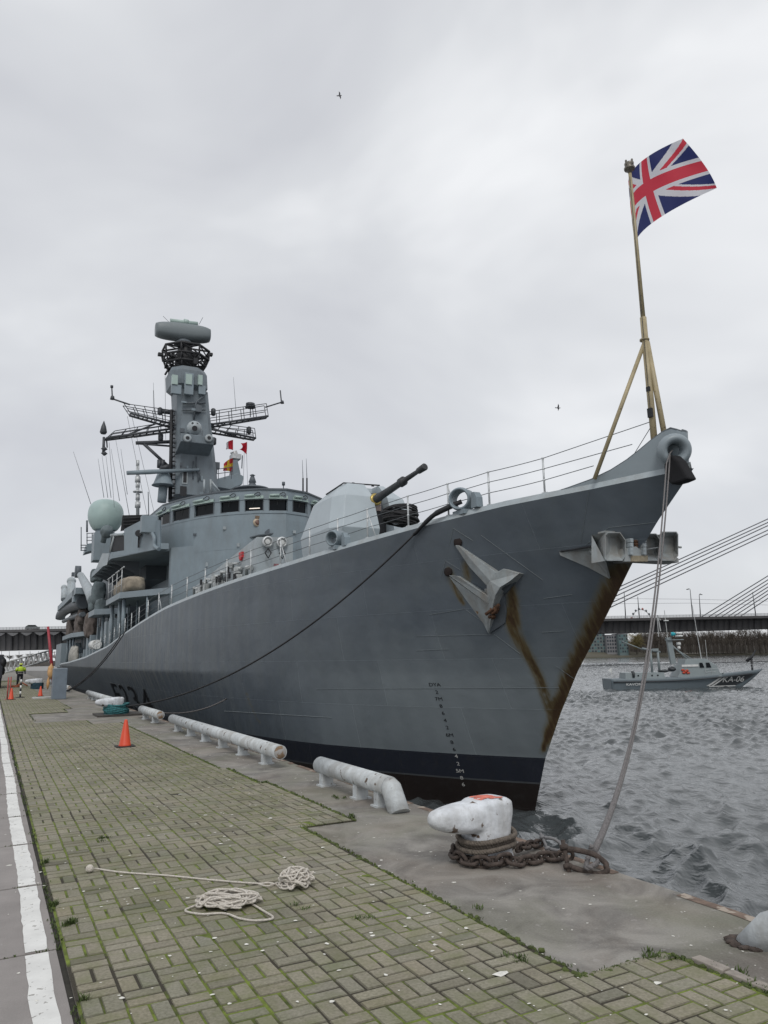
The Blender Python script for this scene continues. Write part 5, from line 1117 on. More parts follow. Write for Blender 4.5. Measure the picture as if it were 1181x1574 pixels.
def shackle(a, b_, tipp, r_, mm, label, pin=True):
    a, b_, tipp = V(a), V(b_), V(tipp); c = (a+b_)/2; root = empty('shackle', c, label, 'shackle'); m = MB(); d = tipp-c
    P = [a, a+d*.35+(a-c)*.15, a+d*.75+(a-c)*.1, tipp+(a-c)*.45, tipp, tipp+(b_-c)*.45, b_+d*.75+(b_-c)*.1, b_+d*.35+(b_-c)*.15, b_]
    m.tube([p-c for p in smoothpath(P,6)], r_, 12); m.build('shackle_bow', mm, root)
    q = MB(); e_ = (b_-a).normalized(); q.tube([a-c-e_*r_*2.4,b_-c+e_*r_*2.8], r_*.85, 10); q.lathe([(r_*1.6,-r_*.8),(r_*1.7,0),(r_*1.6,r_*.8)],a-c-e_*r_*.3,e_,12); q.lathe([(r_*1.6,-r_*.9),(r_*1.6,r_*.9)],b_-c+e_*r_*.2,e_,12); q.build('shackle_pin', mm, root)
    return root
pa, pb_ = onz(873,1333,.035), onz(880,1318,.19); pt_ = onz(932,1333,.05)
shackle((pa.x,pa.y,.05),(pa.x+.03,pa.y+.07,.19),(pt_.x,pt_.y,.055), .027, RUSTC, 'large rusty shackle joining the chain to the grey bow rope at the quay edge')
ps = onz(846,1300,.06); shackle((ps.x-.06,ps.y-.02,.05),(ps.x-.06,ps.y+.05,.14),(ps.x+.13,ps.y-.02,.05), .018, mat('grey_shackle',(.16,.16,.165),.6,var=.2,scale=10), 'small grey shackle on the quay edge behind the bollard')
# bow rope: two parts running up to the stem fairlead
sh = onz(913,1310,.10); A0 = V((sh.x,sh.y,.10)); B0 = toworld(U(1027,713,-.66)); RH = toworld(U(1034,692,-.34))
for k, (dx, r_) in enumerate(((-.034,.0165),(.034,.0165))):
    P = []
    for i in range(61):
        t = i/60; w_ = .25+.75*t**.6; p = A0.lerp(B0+V((dx*.9,0,0)),t)-V((0,0,4*1.15*t*(1-t)*(1-.35*t)))+V((dx*w_*.9,dx*.3*w_,0))*(1-0*t); P.append(p)
    P.append(B0.lerp(RH,.5)+V((0,0,.09))); P.append(RH)
    rr = [max(r_, .034-.0011*i) for i in range(63)]
    m = MB(); m.tube(P, rr, 8); tag(m.build('mooring_rope', ROPEM), 'grey bow rope from the stem fairlead to the shackle, %s of the pair' % ('left' if k == 0 else 'right'), 'rope', 'bow ropes')
# spliced eye at the foot
m = twisted(smoothpath([tuple(A0),tuple(A0+V((.03,-.03,-.02))),(pt_.x-.12,pt_.y+.0,.10),(pt_.x-.22,pt_.y+.03,.07),tuple(A0+V((-.05,.02,-.03))),tuple(A0+V((0,.02,.06)))],8), .026,3,.09); tag(m.build('rope_eye', ROPEM), 'spliced grey rope eye held by the large shackle', 'rope')
# black head rope from the forward fairlead to the far bollard
fl = HH(690,790); c0 = toworld(V((-(hb(6.0,8.5)+.12), 6.2, float(zd(6.0))+.34))); c1 = toworld(HH(641,822)+V((-.10,0,0)))
cm = toworld(HH(668,795)+V((-.08,0,.02)))
m = MB(); m.tube(smoothpath([tuple(toworld(V((-(hb(5.9,8.6)-.25),5.9,float(zd(5.9))+.52)))),tuple(c0),tuple(cm),tuple(c1)],6), [.07]*3+[.085]*8+[.07]*4+[.055]*4, 10)
tag(m.build('chafing_sleeve', BLACK), 'black canvas chafing sleeve on the head rope below the fairlead', 'sleeve')
m = MB(); e_ = V((fb.x+.35,fb.y-.1,.32)); m.tube(sagline(c1,e_,1.15,50), .030, 7); tag(m.build('mooring_rope', BLACKR), 'long thin black rope drooping from the forward fairlead to the far bollard', 'rope')
for k, (sx_, px, py) in enumerate(((37.5,103,1063),(39.0,98,1064))):
    a = toworld(V((-(hb(sx_,6)+.0),sx_,float(zd(sx_))+.15))); b_ = onz(px,py,.3); m = MB(); m.tube(sagline(a,b_,.55,30), .035, 6); tag(m.build('mooring_rope', BLACKR), 'dark rope slanting down the ship side to the far quay, %s of the two' % ('upper' if k else 'lower'), 'rope', 'slanting side ropes')
m = MB(); m.tube(sagline(onz(237,1094,.32),toworld(HH(352,1074)+V((-.1,0,0))),.25,20),.028,6); tag(m.build('mooring_rope', ROPEM), 'pale rope sagging behind the long pipe rail', 'rope')
# pipe rails: painted steel tubes on short posts
PIPEM = bpy.data.materials.new('pipe_paint'); PIPEM = chipped('pipe_paint', (.50,.53,.545), .63, 7)
def pipe(y0, y1, x, label, bent=False, posts=None, r_=.135, zc=.30):
    root = empty('pipe_rail', (x,y0,0), label, 'pipe rail', 'pipe rails along the quay edge'); L_ = y1-y0; m = MB()
    path = [V((0,L_,zc)), V((0,L_*.5,zc)), V((0,.0,zc))]
    if bent:
        m.tube([V((0,L_,zc)),V((0,.30,zc))], r_, 24); m.tube([V((0,.32,zc)),V((0,.26,zc-.012)),V((0,.04,-.02))], [r_,r_*1.04,r_*1.10], 24)
    else: m.tube(path, r_, 24)
    m.build('rail_tube', PIPEM, root)
    if not bent:
        q = MB(); q.lathe([(0,.012),(r_*.86,.012),(r_*.9,0)],(0,-.001,zc),(0,-1,0),24); q.build('rusty_end_cap', mat('end_cap_rust',(.20,.135,.085),.85,var=.4,scale=9,spots=((.33,.32,.31),7,.5)), root)
    for k in (posts or [L_*(i+.5)/max(2,int(L_/1.6)) for i in range(max(2,int(L_/1.6)))]):
        q = MB(); q.box(V((0,k,(zc-r_*.75)/2)),(.095,.07,(zc-r_*.75)/2)); q.box(V((0,k,.012)),(.13,.11,.012)); q.build('rail_post', PIPEM, root)
    return root
xp = 5.05
pipe(onz(620,1250).y+.02, onz(478,1206).y, xp, 'near white pipe rail with its bent end turned down into the quay', bent=True, posts=[.55,1.1,2.35,3.0] if False else [.55,1.25,2.55])
pipe(onz(427,1182).y, onz(243,1122).y+.0, xp, 'long white pipe rail with rusty open end, between two shorter rails')
pipe(onz(232,1113).y-.4, onz(203,1104).y-.0, xp, 'short white pipe rail between the long rail and the far bollard')
pipe(onz(150,1090).y, onz(108,1074).y, xp, 'far white pipe rail beside the ship number')
pipe(onz(84,1068).y+3, onz(75,1062).y+14, xp-.2, 'farthest white pipe rail beyond the blue grey pillar')
pc = onz(1163,1452,0); q = empty('pipe_rail', (pc.x,pc.y,0), 'white pipe end with rusty flaking foot at the right edge of the picture', 'pipe rail', 'pipe rails along the quay edge')
m = MB(); m.tube([V((0,.05,-.05)),V((.02,-.12,.13)),V((.06,-.42,.28)),V((.06,-2.2,.28))],[.115,.118,.125,.125],24); m.build('rail_tube', PIPEM, q); m = MB()
rs = np.random.RandomState(12)
for k in range(26): a = rs.rand()*6.28; m.lump((math.cos(a)*.16+.01,.04+math.sin(a)*.13,.008),(.03+.03*rs.rand(),.03+.02*rs.rand(),.010+.012*rs.rand()),k,.6,1)
m.build('rust_scale', RUSTC, q)
# heaving lines
def mess(c, rx_, ry_, n, seed, r_=.0065, hz=.055, ang=0.):
    rs = np.random.RandomState(seed); P = []; k = int(n*7)
    for i in range(k):
        a = i*6.283/7*1.0+rs.normal()*.45; rr = .35+.65*rs.rand(); ph = i*.21
        x = math.cos(a+ph*.13)*rx_*rr; y = math.sin(a+ph*.13)*ry_*rr; P.append((c[0]+x*math.cos(ang)-y*math.sin(ang), c[1]+x*math.sin(ang)+y*math.cos(ang), .032+hz*rs.rand()*(1-.6*rr)+hz*.3*i/k))
    return smoothpath(P,7)
def fist(m, c, r_):
    for ax in ((1,0,0),(0,1,0),(0,0,1)):
        a = V(ax); b1_ = a.orthogonal().normalized(); b2_ = a.cross(b1_)
        for o in (-1,0,1): m.tube([V(c)+a*o*r_*.36+(b1_*math.cos(t)+b2_*math.sin(t))*r_*(.93-.10*abs(o)) for t in [6.283*j/18 for j in range(18)]], r_*.21, 6, closed=True)
    m.lump(c,(r_*.8,)*3,1,.05,2)
h1, h2 = onz(455,1367,0), onz(352,1396,0)
m = MB(); m.tube(mess((h1.x,h1.y),.17,.17,22,5,hz=.17,ang=-.2), .0095, 6); tag(m.build('heaving_line', ROPEW), 'pale line bundled in a tight coil, right of the loose heap', 'rope', 'heaving lines')
m = MB(); m.tube(mess((h2.x,h2.y),.28,.19,26,9,hz=.11,ang=-.35), .0090, 6)
lp = [onz(x,y,.036) for x,y in ((330,1380),(300,1392),(285,1400),(310,1405),(345,1404),(370,1412),(395,1415),(420,1411),(405,1400),(380,1385)) ]
m.tube(smoothpath([tuple(p) for p in lp],8), .0085, 6); fist(m, onz(307,1387,.055), .030); tag(m.build('heaving_line', ROPEW), 'loose heap of pale cotton line with its knotted ball on the pavers', 'rope', 'heaving lines')
m = MB(); lp = [onz(x,y,.034) for x,y in ((146,1335),(190,1341),(260,1346),(330,1353),(395,1358),(412,1357),(425,1360),(432,1366))]; m.tube(smoothpath([tuple(p) for p in lp],10), .0085, 6)
m.tube(smoothpath([tuple(onz(x,y,.045)) for x,y in ((398,1359),(412,1362),(428,1357),(440,1362))],8), .008, 6); fist(m, onz(138,1335,.06), .034); tag(m.build('heaving_line', ROPEW), 'pale line stretched straight across the pavers from a monkey fist knot', 'rope', 'heaving lines')
# cones, posts, people and gear further along
ORG = mat('cone_orange', (.62,.065,.022), .45, var=.08)
def cone(px, py, h_, label, band=False):
    p = onz(px,py,0); r = empty('traffic_cone', p, label, 'cone', 'traffic cones on the quay'); m = MB(); m.lathe([(h_*.235,.04),(h_*.21,.07),(h_*.06,h_*.97),(h_*.045,h_)],seg=24); m.build('cone_body', ORG, r)
    if band: q = MB(); q.lathe([(h_*.148,h_*.45),(h_*.108,h_*.68)],seg=20,caps=False); q.build('white_band', WHITEP, r)
    m = MB(); hh = h_*.34; m.prism([(-hh,-hh*.8,0),(-hh*.8,-hh,0),(hh*.8,-hh,0),(hh,-hh*.8,0),(hh,hh*.8,0),(hh*.8,hh,0),(-hh*.8,hh,0),(-hh,hh*.8,0)],(0,0,.045)); m.build('cone_base', mat('rubber_black',(.02,.02,.02),.8), r); return r
cone(192,1149,.66,'orange traffic cone with black base standing on the pavers in the middle distance'); cone(62,1071,.62,'small orange cone beside the grey pillar, far along the quay'); cone(17,1076,.66,'red cone with white band beside two thin red poles near the left edge',True)
for k, (x, y0_, y1_) in enumerate(((11,1076,1048),(15,1074,1047))):
    p = onz(x,y0_,0); m = MB(); m.tube([p,p+V((0,0,1.25))],.035,8); m.lathe([(.14,0),(.14,.04)],p,seg=12); tag(m.build('barrier_pole', mat('faded_red',(.32,.07,.06),.6,var=.2,scale=6)), 'thin red pole standing behind the red cone at the left edge', 'pole', 'thin red poles')
p = onz(31,1073,0); r = empty('striped_post', p, 'black and white striped marker post on a round base', 'post')
for k in range(6): m = MB(); m.tube([(0,0,.05+k*.17),(0,0,.05+(k+1)*.17)],.05,10); m.build('post_band', WHITEP if k % 2 else BLACK, r)
m = MB(); m.lathe([(.26,0),(.26,.05),(.08,.07)],seg=16); m.build('post_base', BLACK, r)
p = onz(91,1075,0); m = MB(); m.box(V((p.x,p.y+.5,.85)),(.36,.5,.85)); tag(m.build('quay_pillar', mat('blue_grey_paint',(.15,.185,.225),.5,var=.1), bevel=.03), 'blue grey steel pillar standing at the quay edge against the hull', 'pillar')
b_ = ony(83,1055,p.y+6); t_ = ony(74,963,p.y+6); m = MB(); m.tube([b_,t_],[.11,.075],8); tag(m.build('red_pole', mat('dark_red_pole',(.30,.025,.04),.5)), 'tall leaning dark red pole beyond the grey pillar', 'pole')
m = MB(); c = ony(78,1032,p.y+5); m.lump(c,(.17,.2,.5),2,.3,2); m.lump(c+V((-.1,0,-.7)),(.10,.12,.35),4,.3,2); tag(m.build('orange_bag', mat('buff_orange',(.50,.30,.14),.8,var=.3)), 'buff orange bag hanging beside the red pole', 'bag')
m = MB(); pp = onz(66,1074,0); m.box(V((pp.x+.2,pp.y,.05)),(.75,.5,.05)); tag(m.build('pallet_board', mat('pale_board',(.42,.42,.40),.8,var=.2)), 'low pale board lying left of the grey pillar', 'board')
# person in high visibility jacket, back to us, bending over a hose
def person():
    p = onz(30,1054.5,0); r = empty('person', p, 'person in yellow high visibility jacket and dark trousers, seen from behind', 'person')
    def skin(name, V_, E_, R_, mm):
        me = bpy.data.meshes.new(name); me.from_pydata(V_, E_, []); o = bpy.data.objects.new(name, me); COL.objects.link(o); o.parent = r; me.materials.append(mm)
        md = o.modifiers.new('skin','SKIN'); md.use_smooth_shade = True; me.skin_vertices.new() if not me.skin_vertices else None
        for i, rr in enumerate(R_): me.skin_vertices[0].data[i].radius = (rr, rr)
        me.skin_vertices[0].data[0].use_root = True; s_ = o.modifiers.new('sub','SUBSURF'); s_.levels = s_.render_levels = 2; return o
    skin('body', [(0,0,.98),(0,-.02,1.22),(0,-.04,1.45),(0,-.03,1.58),(0,-.03,1.72),(-.11,0,.92),(-.14,-.03,.50),(-.15,.02,.08),(-.15,-.14,.04),(.11,0,.92),(.13,.04,.50),(.14,.08,.08),(.14,-.08,.04),(-.2,-.04,1.46),(-.29,-.02,1.20),(-.27,-.16,.97),(.2,-.04,1.46),(.30,-.02,1.20),(.28,-.12,.95)],
         [(0,1),(1,2),(2,3),(3,4),(0,5),(5,6),(6,7),(7,8),(0,9),(9,10),(10,11),(11,12),(2,13),(13,14),(14,15),(2,16),(16,17),(17,18)],
         [.16,.155,.17,.06,.10,.11,.08,.055,.05,.11,.08,.055,.05,.08,.06,.045,.08,.06,.045], mat('dark_trousers',(.015,.017,.025),.8))
    m = MB(); R = []
    for z, a_, b1_ in ((1.17,.20,.15),(1.30,.205,.16),(1.45,.225,.15),(1.54,.17,.12),(1.60,.07,.07)): R.append([V((math.cos(t)*a_, math.sin(t)*b1_-.035, z)) for t in [6.283*k/18 for k in range(18)]])
    m.loft(R,smooth=True)
    for sx_ in (-1,1): m.tube([V((sx_*.20,-.04,1.48)),V((sx_*.27,-.03,1.36)),V((sx_*.30,-.02,1.22))],[.095,.085,.075],10)
    m.build('hi_vis_jacket', mat('hi_vis_yellow',(.55,.75,.06),.6,var=.1), r)
    m = MB(); m.lathe([(.11,0),(.125,.05),(.10,.13),(.02,.17)],(0,-.03,1.70),seg=16); m.build('cap', mat('hi_vis_cap',(.55,.62,.12),.6), r)
    m = MB()
    for z in (1.14,1.0): m.lathe([(.205,0),(.205,.035)],(0,-.03,z),seg=16,caps=False)
    m.build('reflective_band', mat('silver_band',(.5,.5,.5),.4), r)
    r.rotation_euler.z = .4; r.scale = (1.3,1.15,1.06)
person()
m = MB(); p = onz(24,1056.5,0); m.tube([p+V((math.cos(a)*.35,math.sin(a)*.9,.06+.02*k)) for k in range(3) for a in [6.283*j/14 for j in range(14)]],.06,6); m.tube([p+V((0,0,.1)),p+V((.5,.2,.35)),p+V((.9,0,.1))],.06,6); tag(m.build('orange_hose', mat('brick_red_hose',(.33,.10,.05),.7)), 'brick red hose coiled at the feet of the person', 'hose')
# lorry at the left edge
def lorry():
    p = onz(4,1059,0); r = empty('lorry', (p.x-1.28,p.y+.2,0), 'dark lorry seen from the rear, cut by the left edge', 'lorry'); m = MB()
    m.box((0,3.5,1.75),(1.2,3.4,.95)); m.box((0,3.3,.72),(1.1,3.2,.12)); m.build('lorry_body', mat('lorry_dark',(.02,.022,.03),.4,var=.2), r, bevel=.05)
    for y in (.7,1.9,5.6):
        for sx_ in (-1,1): q = MB(); q.lathe([(.46,-.14),(.5,-.1),(.5,.1),(.46,.14)],(sx_*1.02,y,.5),(1,0,0),20); w_ = q.build('wheel', BLACK, r); q = MB(); q.lathe([(.22,-.15),(.22,.15)],(sx_*1.02,y,.5),(1,0,0),14); q.build('wheel_rim', STEEL, w_)
    q = MB(); q.lump((1.15,.4,2.05),(.28,.4,.45),3,.3,2); q.lump((1.2,1.2,1.45),(.2,.5,.4),5,.3,2); q.build('rear_mudguard', BLACK, r)
lorry()
# gangway truss to a pontoon
def gangway():
    a, b_ = ony(4,1035,96), ony(80,1013,104); r = empty('gangway', a, 'white lattice gangway rising to the right behind the person', 'gangway'); d = b_-a; L_ = d.length; m = MB(); up = V((0,0,1.15))
    for o in (V((0,0,0)),V((0,1.6,0))):
        m.tube([o,o+d],.10,6); m.tube([o+up,o+d+up],.10,6)
        for k in range(11): t = k/10; m.tube([o+d*t,o+d*min(1,t+.05)+up],.06,4); m.tube([o+d*min(1,t+.05)+up,o+d*min(1,t+.1)],.06,4)
    m.build('truss', mat('gangway_white',(.52,.53,.53),.5,var=.1), r)
gangway()
# ================================================================= flags
def flagobj(name, ctrl, depth, func, nx, ny, label, dep_off, ripple=.05, mt=.45):
    vs = []; cols = []
    for j in range(ny+1):
        b_ = j/ny
        for i in range(nx+1):
            a = i/nx; lg = lambda t: (2*(t-.5)*(t-1), -4*t*(t-1), 2*t*(t-.5)); la, lb = lg(a), lg(b_)
            x = sum(la[p]*lb[q_]*ctrl[q_][p][0] for p in range(3) for q_ in range(3)); y = sum(la[p]*lb[q_]*ctrl[q_][p][1] for p in range(3) for q_ in range(3))
            dd = depth+dep_off(a,b_)+ripple*math.sin(a*9+b_*3)*a+ripple*.6*math.sin(a*17-b_*7)*a
            vs.append(tuple(deep(x,y,dd)))
    fs = []
    for j in range(ny):
        for i in range(nx): k = j*(nx+1)+i; fs.append((k,k+1,k+nx+2,k+nx+1)); cols.append(func((i+.5)/nx,(j+.5)/ny))
    me = bpy.data.meshes.new(name); me.from_pydata(vs,[],fs); ca = me.color_attributes.new('dye','FLOAT_COLOR','CORNER'); arr = np.ones((len(me.loops),4),np.float32); arr[:,:3] = np.repeat(np.array(cols),4,axis=0); ca.data.foreach_set('color',arr.ravel())
    me.polygons.foreach_set('use_smooth',[True]*len(me.polygons)); m = bpy.data.materials.new(name+'_cloth'); m.use_nodes = True; t = m.node_tree; b = t.nodes['Principled BSDF']; at = t.nodes.new('ShaderNodeAttribute'); at.attribute_name = 'dye'
    b.inputs['Roughness'].default_value = .8; t.links.new(at.outputs['Color'], b.inputs['Base Color']); tr = t.nodes.new('ShaderNodeBsdfTranslucent'); t.links.new(at.outputs['Color'], tr.inputs['Color']); mx_ = t.nodes.new('ShaderNodeMixShader'); mx_.inputs[0].default_value = mt
    t.links.new(b.outputs[0], mx_.inputs[1]); t.links.new(tr.outputs[0], mx_.inputs[2]); t.links.new(mx_.outputs[0], t.nodes['Material Output'].inputs['Surface']); me.materials.append(m)
    o = bpy.data.objects.new(name, me); COL.objects.link(o); tag(o, label, 'flag'); return o
WB, WR, WW = (.032,.042,.15), (.62,.055,.085), (.70,.70,.74)
def jack(a, b_):    # a along the fly 0..1, b down the hoist 0..1; proportions 60 x 30
    x, y = a*60-30, 15-b_*30; s5 = math.sqrt(5)
    if abs(x) < 3 or abs(y) < 3: return WR
    if abs(x) < 5 or abs(y) < 5: return WW
    for sg in (1,-1):
        d = (x*sg-2*y)/s5   # signed distance to the diagonal y = sg*x/2
        if abs(d) < 3:
            k = -1 if (x > 0) == (sg > 0) else 1
            # thin red arm offset to one side (pinwheel)
            side = -d if x < 0 else d
            if sg == 1: return WR if 0 <= (d if x > 0 else -d) < 2 else WW
            return WR if 0 <= (d if x < 0 else -d)*1 < 2 else WW
    return WB
topw = toworld(V((0,.74,17.3))); dz = float((np.array(topw)-[0,0,EYE])@(MW@np.array([0,0,1])))
flagobj('union_flag', [[(966,277),(990,245),(1050,213)],[(970,325),(996,288),(1084,255)],[(976,375),(1011,337),(1102,289)]], dz, jack, 200, 110, 'large red, white and blue union flag flying from the bow jackstaff', lambda a,b_: 1.6*a*(1.8-a)/1.0*.9+.20*math.sin(a*8.5+b_*2.6+.6)*a+.09*math.sin(a*19-b_*5)*a, .10, .5)
def sig1(a, b_): return (.55,.03,.05) if a < .55 else (.62,.62,.64)
def sig2(a, b_): return (.50,.02,.04)
def sig3(a, b_): return (.66,.48,.05) if (abs(a-.5) < .13 or abs(b_-.5) < .13) else (.50,.04,.05)
dm = float((np.array(toworld(V((3,52.5,20))))-[0,0,EYE])@(MW@np.array([0,0,1])))
rip = lambda a,b_: .3*math.sin(a*5)
flagobj('signal_flag', [[(358.5,676),(352,678),(348,681)],[(358.5,684),(352,686),(348,687)],[(358.5,692),(353,690.5),(347.5,691)]], dm, sig1, 14, 10, 'small red and white signal flag hanging below the right yardarm', rip, .1)
flagobj('signal_flag', [[(380,679),(375,681),(370,681)],[(380,689),(376,687),(373,687)],[(379,698.5),(373,693),(368,691)]], dm, sig2, 14, 10, 'small plain red swallow tailed flag below the end of the right yardarm', rip, .1)
flagobj('signal_flag', [[(358,704),(351,707),(344,713)],[(358,714),(351,716),(344,718)],[(357,725.5),(351,724),(343,724)]], dm, sig3, 16, 16, 'small red flag with yellow cross beside the camera post', rip, .1)
# gulls
for px, py, sp, lab in ((522,147,1.0,'tiny gull flying high near the top of the sky'),(858,627,1.3,'dark gull flying low, left of the flagstaff brace')):
    c = deep(px,py,190); m = MB(); r = empty('gull', c, lab, 'bird', 'gulls in the sky'); m.lump((0,0,0),(.18,.5,.15),1,.1,2); m.lump((0,-.5,.05),(.1,.16,.1),1,.05,1); m.prism([(-.1,.45,0),(.1,.45,0),(.16,.75,0),(-.16,.75,0)],(0,0,.03)); m.build('body', mat('gull_grey',(.12,.12,.13),.8), r)
    for sx_ in (-1,1): q = MB(); q.prism([(0,-.2,.05),(sx_*.5,-.25,.30),(sx_*1.0*sp,.0,.16),(sx_*.5,.1,.27),(0,.2,.05)],(0,0,.03)); q.build('wing', mat('gull_wing',(.06,.06,.07),.8), r)
    r.rotation_euler = (.2,.5,.9)
# ================================================================= patrol boat
def patrol():
    st, bw = onz(937,1059,WL), onz(1130,1055.5,WL); d = (bw-st); L_ = d.length*1.0; ang = math.atan2(d.y,d.x)
    r = empty('patrol_boat', (st.x,st.y,WL), 'small grey patrol boat with white bow stripes crossing the river', 'patrol boat', rz=ang)
    k = L_/15.6   # local metre: hull foot line is 15.6 long
    HM = mat('boat_hull_grey',(.125,.155,.175),.45,var=.05); CM = mat('boat_cabin_grey',(.215,.25,.26),.5,var=.06); DK = mat('boat_dark',(.035,.04,.045),.5)
    def sheer(x): return 1.25+.9*max(0,(x-5)/14.6)**1.8
    def bd(x): return 2.0*(1-max(0,(x-6)/13.4)**2.2) if x > 6 else 2.0
    def bw_(x): return 1.75*(1-max(0,(x-4)/12)**2) if x > 4 else 1.75
    m = MB(); R = []
    for i in range(41):
        x = -.3+i/40*19.6; xx = x; row = []
        for sgn in (-1,1):
            seq = []
            for j in range(7):
                t = j/6; z = -.3+t*(sheer(x)+.3); x1 = x if x < 12 else 12+(x-12)*(.53+.47*t**.8); b_ = bw_(min(x1,15.9))*(1-t)+bd(x)*t; b_ = max(b_,.0); seq.append(V((x1,sgn*b_,z))*k)
            row.append(seq)
        R.append(row[0]+row[1][::-1])
    m.loft(R, caps=True, smooth=True, closed=True); m.build('boat_hull', HM, r)
    m = MB()
    for sgn in (-1,1): m.tube([V((x,sgn*(bd(x)+.03),sheer(x)-.35+.0*x))*k for x in np.linspace(0,17.6,20)], .07*k, 6)
    m.build('rubbing_strake', DK, r)
    def side(x, z, off=.03):
        t = (z+.3)/(sheer(x)+.3); return V((x, -(max(bw_(min(x,15.9))*(1-t)+bd(x)*t,0)+off), z))*k
    m = MB()     # dark bow panel, two white stripes, waterline stripe
    def panel(name, quad, mm, n=6, off=.035):
        q = MB(); (xa0,xa1),(xb0,xb1),(za,zb) = quad
        def pt(u, v):
            xt = 12.0; xl, xr = xa0+(xa1-xa0)*v, xb0+(xb1-xb0)*v; x = xl+(xr-xl)*u; top = sheer(x)-.42; z = za+(top-za)*v if zb is None else za+(zb-za)*v
            # follow the loft of the raked bow
            x_l = x; xs_ = x if x < 12 else 12+(x-12)/(.53+.47*max(0,min(1,(z+.3)/(sheer(min(x+1,19.3))+.3)))**.8); xs_ = min(xs_,19.25); t = (z+.3)/(sheer(xs_)+.3)
            b_ = max(bw_(min(x,15.9))*(1-t)+bd(xs_)*t,0)+off; return V((x,-b_,z))*k
        G = [[pt(i/n,j/4) for i in range(n+1)] for j in range(5)]
        for j in range(4):
            for i in range(n): q.add([G[j][i],G[j][i+1],G[j+1][i+1],G[j+1][i]],[(0,1,2,3)])
        return q.build(name, mm, r), pt
    WS = mat('boat_white',(.62,.63,.62),.5)
    panel('bow_panel', ((12.0,13.6),(15.6,18.4),(.2,None)), DK, 12, .05)
    panel('bow_stripe', ((11.5,13.1),(11.95,13.55),(.2,None)), WS, 3, .07); panel('bow_stripe', ((12.15,13.75),(12.5,14.1),(.2,None)), WS, 3, .07); panel('waterline_stripe', ((11.9,11.9),(15.5,15.6),(.08,.2)), WS, 10, .06)
    vs, fs = textmesh('KA-06', 1.0, .01); q = MB(); xs_ = [v.x for v in vs]
    P = []
    for v in vs:
        x = 15.1+v.x*1.15+v.y*.25; z = .62+v.y*.95; xx = 12+(x-12)/(.53+.47*max(0,min(1,(z+.3)/2.3))**.8); xx = min(xx,19.2); t = (z+.3)/(sheer(xx)+.3); P.append(V((x,-(max(bw_(min(x,15.9))*(1-t)+bd(xx)*t,0)+.12+v.z),z))*k)
    q.add(P,fs); q.build('hull_number', WS, r)
    vs, fs = textmesh('KAVORA', .42, .01); q = MB(); q.add([V((2.6+v.x*1.3,-2.05-v.z,.45+v.y))*k for v in vs],fs); q.build('hull_name', WS, r)
    def bx(name, x0,x1,y,z0,z1,mm,par=None,fr=0.,bk=0.):
        q = MB(); q.loft([[V((x0,-y,z0))*k,V((x1,-y,z0))*k,V((x1,y,z0))*k,V((x0,y,z0))*k],[V((x0+bk,-y*.92,z1))*k,V((x1-fr,-y*.92,z1))*k,V((x1-fr,y*.92,z1))*k,V((x0+bk,y*.92,z1))*k]]); return q.build(name, mm, par or r)
    bx('deck_plate',.1,13.0,1.55,1.15,1.24,CM); bx('aft_deckhouse',1.7,6.6,1.35,1.2,1.95,CM,fr=.1,bk=.1)
    wh = bx('wheelhouse',6.4,11.4,1.45,1.25,2.65,CM,fr=.5,bk=.7); bx('wheelhouse_top',7.3,10.8,1.3,2.6,3.3,CM,wh,fr=.9,bk=.25); bx('trunk_cabin',11.2,14.6,1.1,1.3,1.75,CM,fr=.6)
    for x0,x1 in ((9.0,9.5),(9.75,10.3)): q = MB(); q.prism([V((x0,-1.42,2.3))*k,V((x1,-1.42,2.3))*k,V((x1-.15,-1.34,2.85))*k,V((x0,-1.34,2.85))*k],(0,-.03,0)); q.build('wheelhouse_window', GLASS, wh)
    q = MB(); q.box(V((7.9,-1.42,2.55))*k,(.95*k,.03*k,.12*k)); q.build('white_board', WS, wh)
    q = MB()
    for x,z in ((7.0,2.05),(7.5,2.02),(7.1,1.75),(7.6,1.72),(7.35,1.9)): q.lump(V((x,-1.5,z))*k,(.22,.06,.13),int(x*9),.5,1)
    q.build('red_emblem', mat('boat_red',(.45,.06,.03),.6), wh)
    for x in (5.0,5.7,4.2,3.3,12.0,12.9,13.8): q = MB(); q.lathe([(.1*k,-.03),(.1*k,.03)],V((x,-1.34 if x < 7 else -1.06,1.6))*k,(0,1,0),10); q.build('porthole', GLASS, r)
    # mast, radars, aerials
    q = MB(); q.loft([[V((x,y,z))*k for x,y in ((a-.3,-.25),(a+.3,-.25),(a+.3,.25),(a-.3,.25))] for z,a in ((2.9,6.5),(6.2,6.2))]); q.tube([V((8.6,0,3.2))*k,V((6.4,0,5.4))*k],.10*k,6); q.tube([V((9.3,0,3.2))*k,V((6.6,0,5.0))*k],.06*k,6); q.box(V((6.9,0,5.9))*k,(1.0*k,.5*k,.05*k)); ms = q.build('boat_mast', CM, r)
    for x,z,w_,h_ in ((7.6,6.35,.45,.10),(7.6,6.7,.40,.12),(7.4,5.4,.3,.22),(7.4,4.9,.2,.2),(6.1,8.3,.35,.06)): q = MB(); q.lathe([(w_*k*.8,-h_*k),(w_*k,0),(w_*k*.8,h_*k)],V((x,0,z))*k,seg=14); q.build('radar_scanner', WS, ms)
    q = MB(); q.lathe([(.0,0),(.34,.1),(.30,.3),(.0,.7)],V((6.3,-.7,6.6))*k,(1,0,.0),4); q.build('teal_pennant', mat('teal_cloth',(.02,.35,.42),.6), ms)
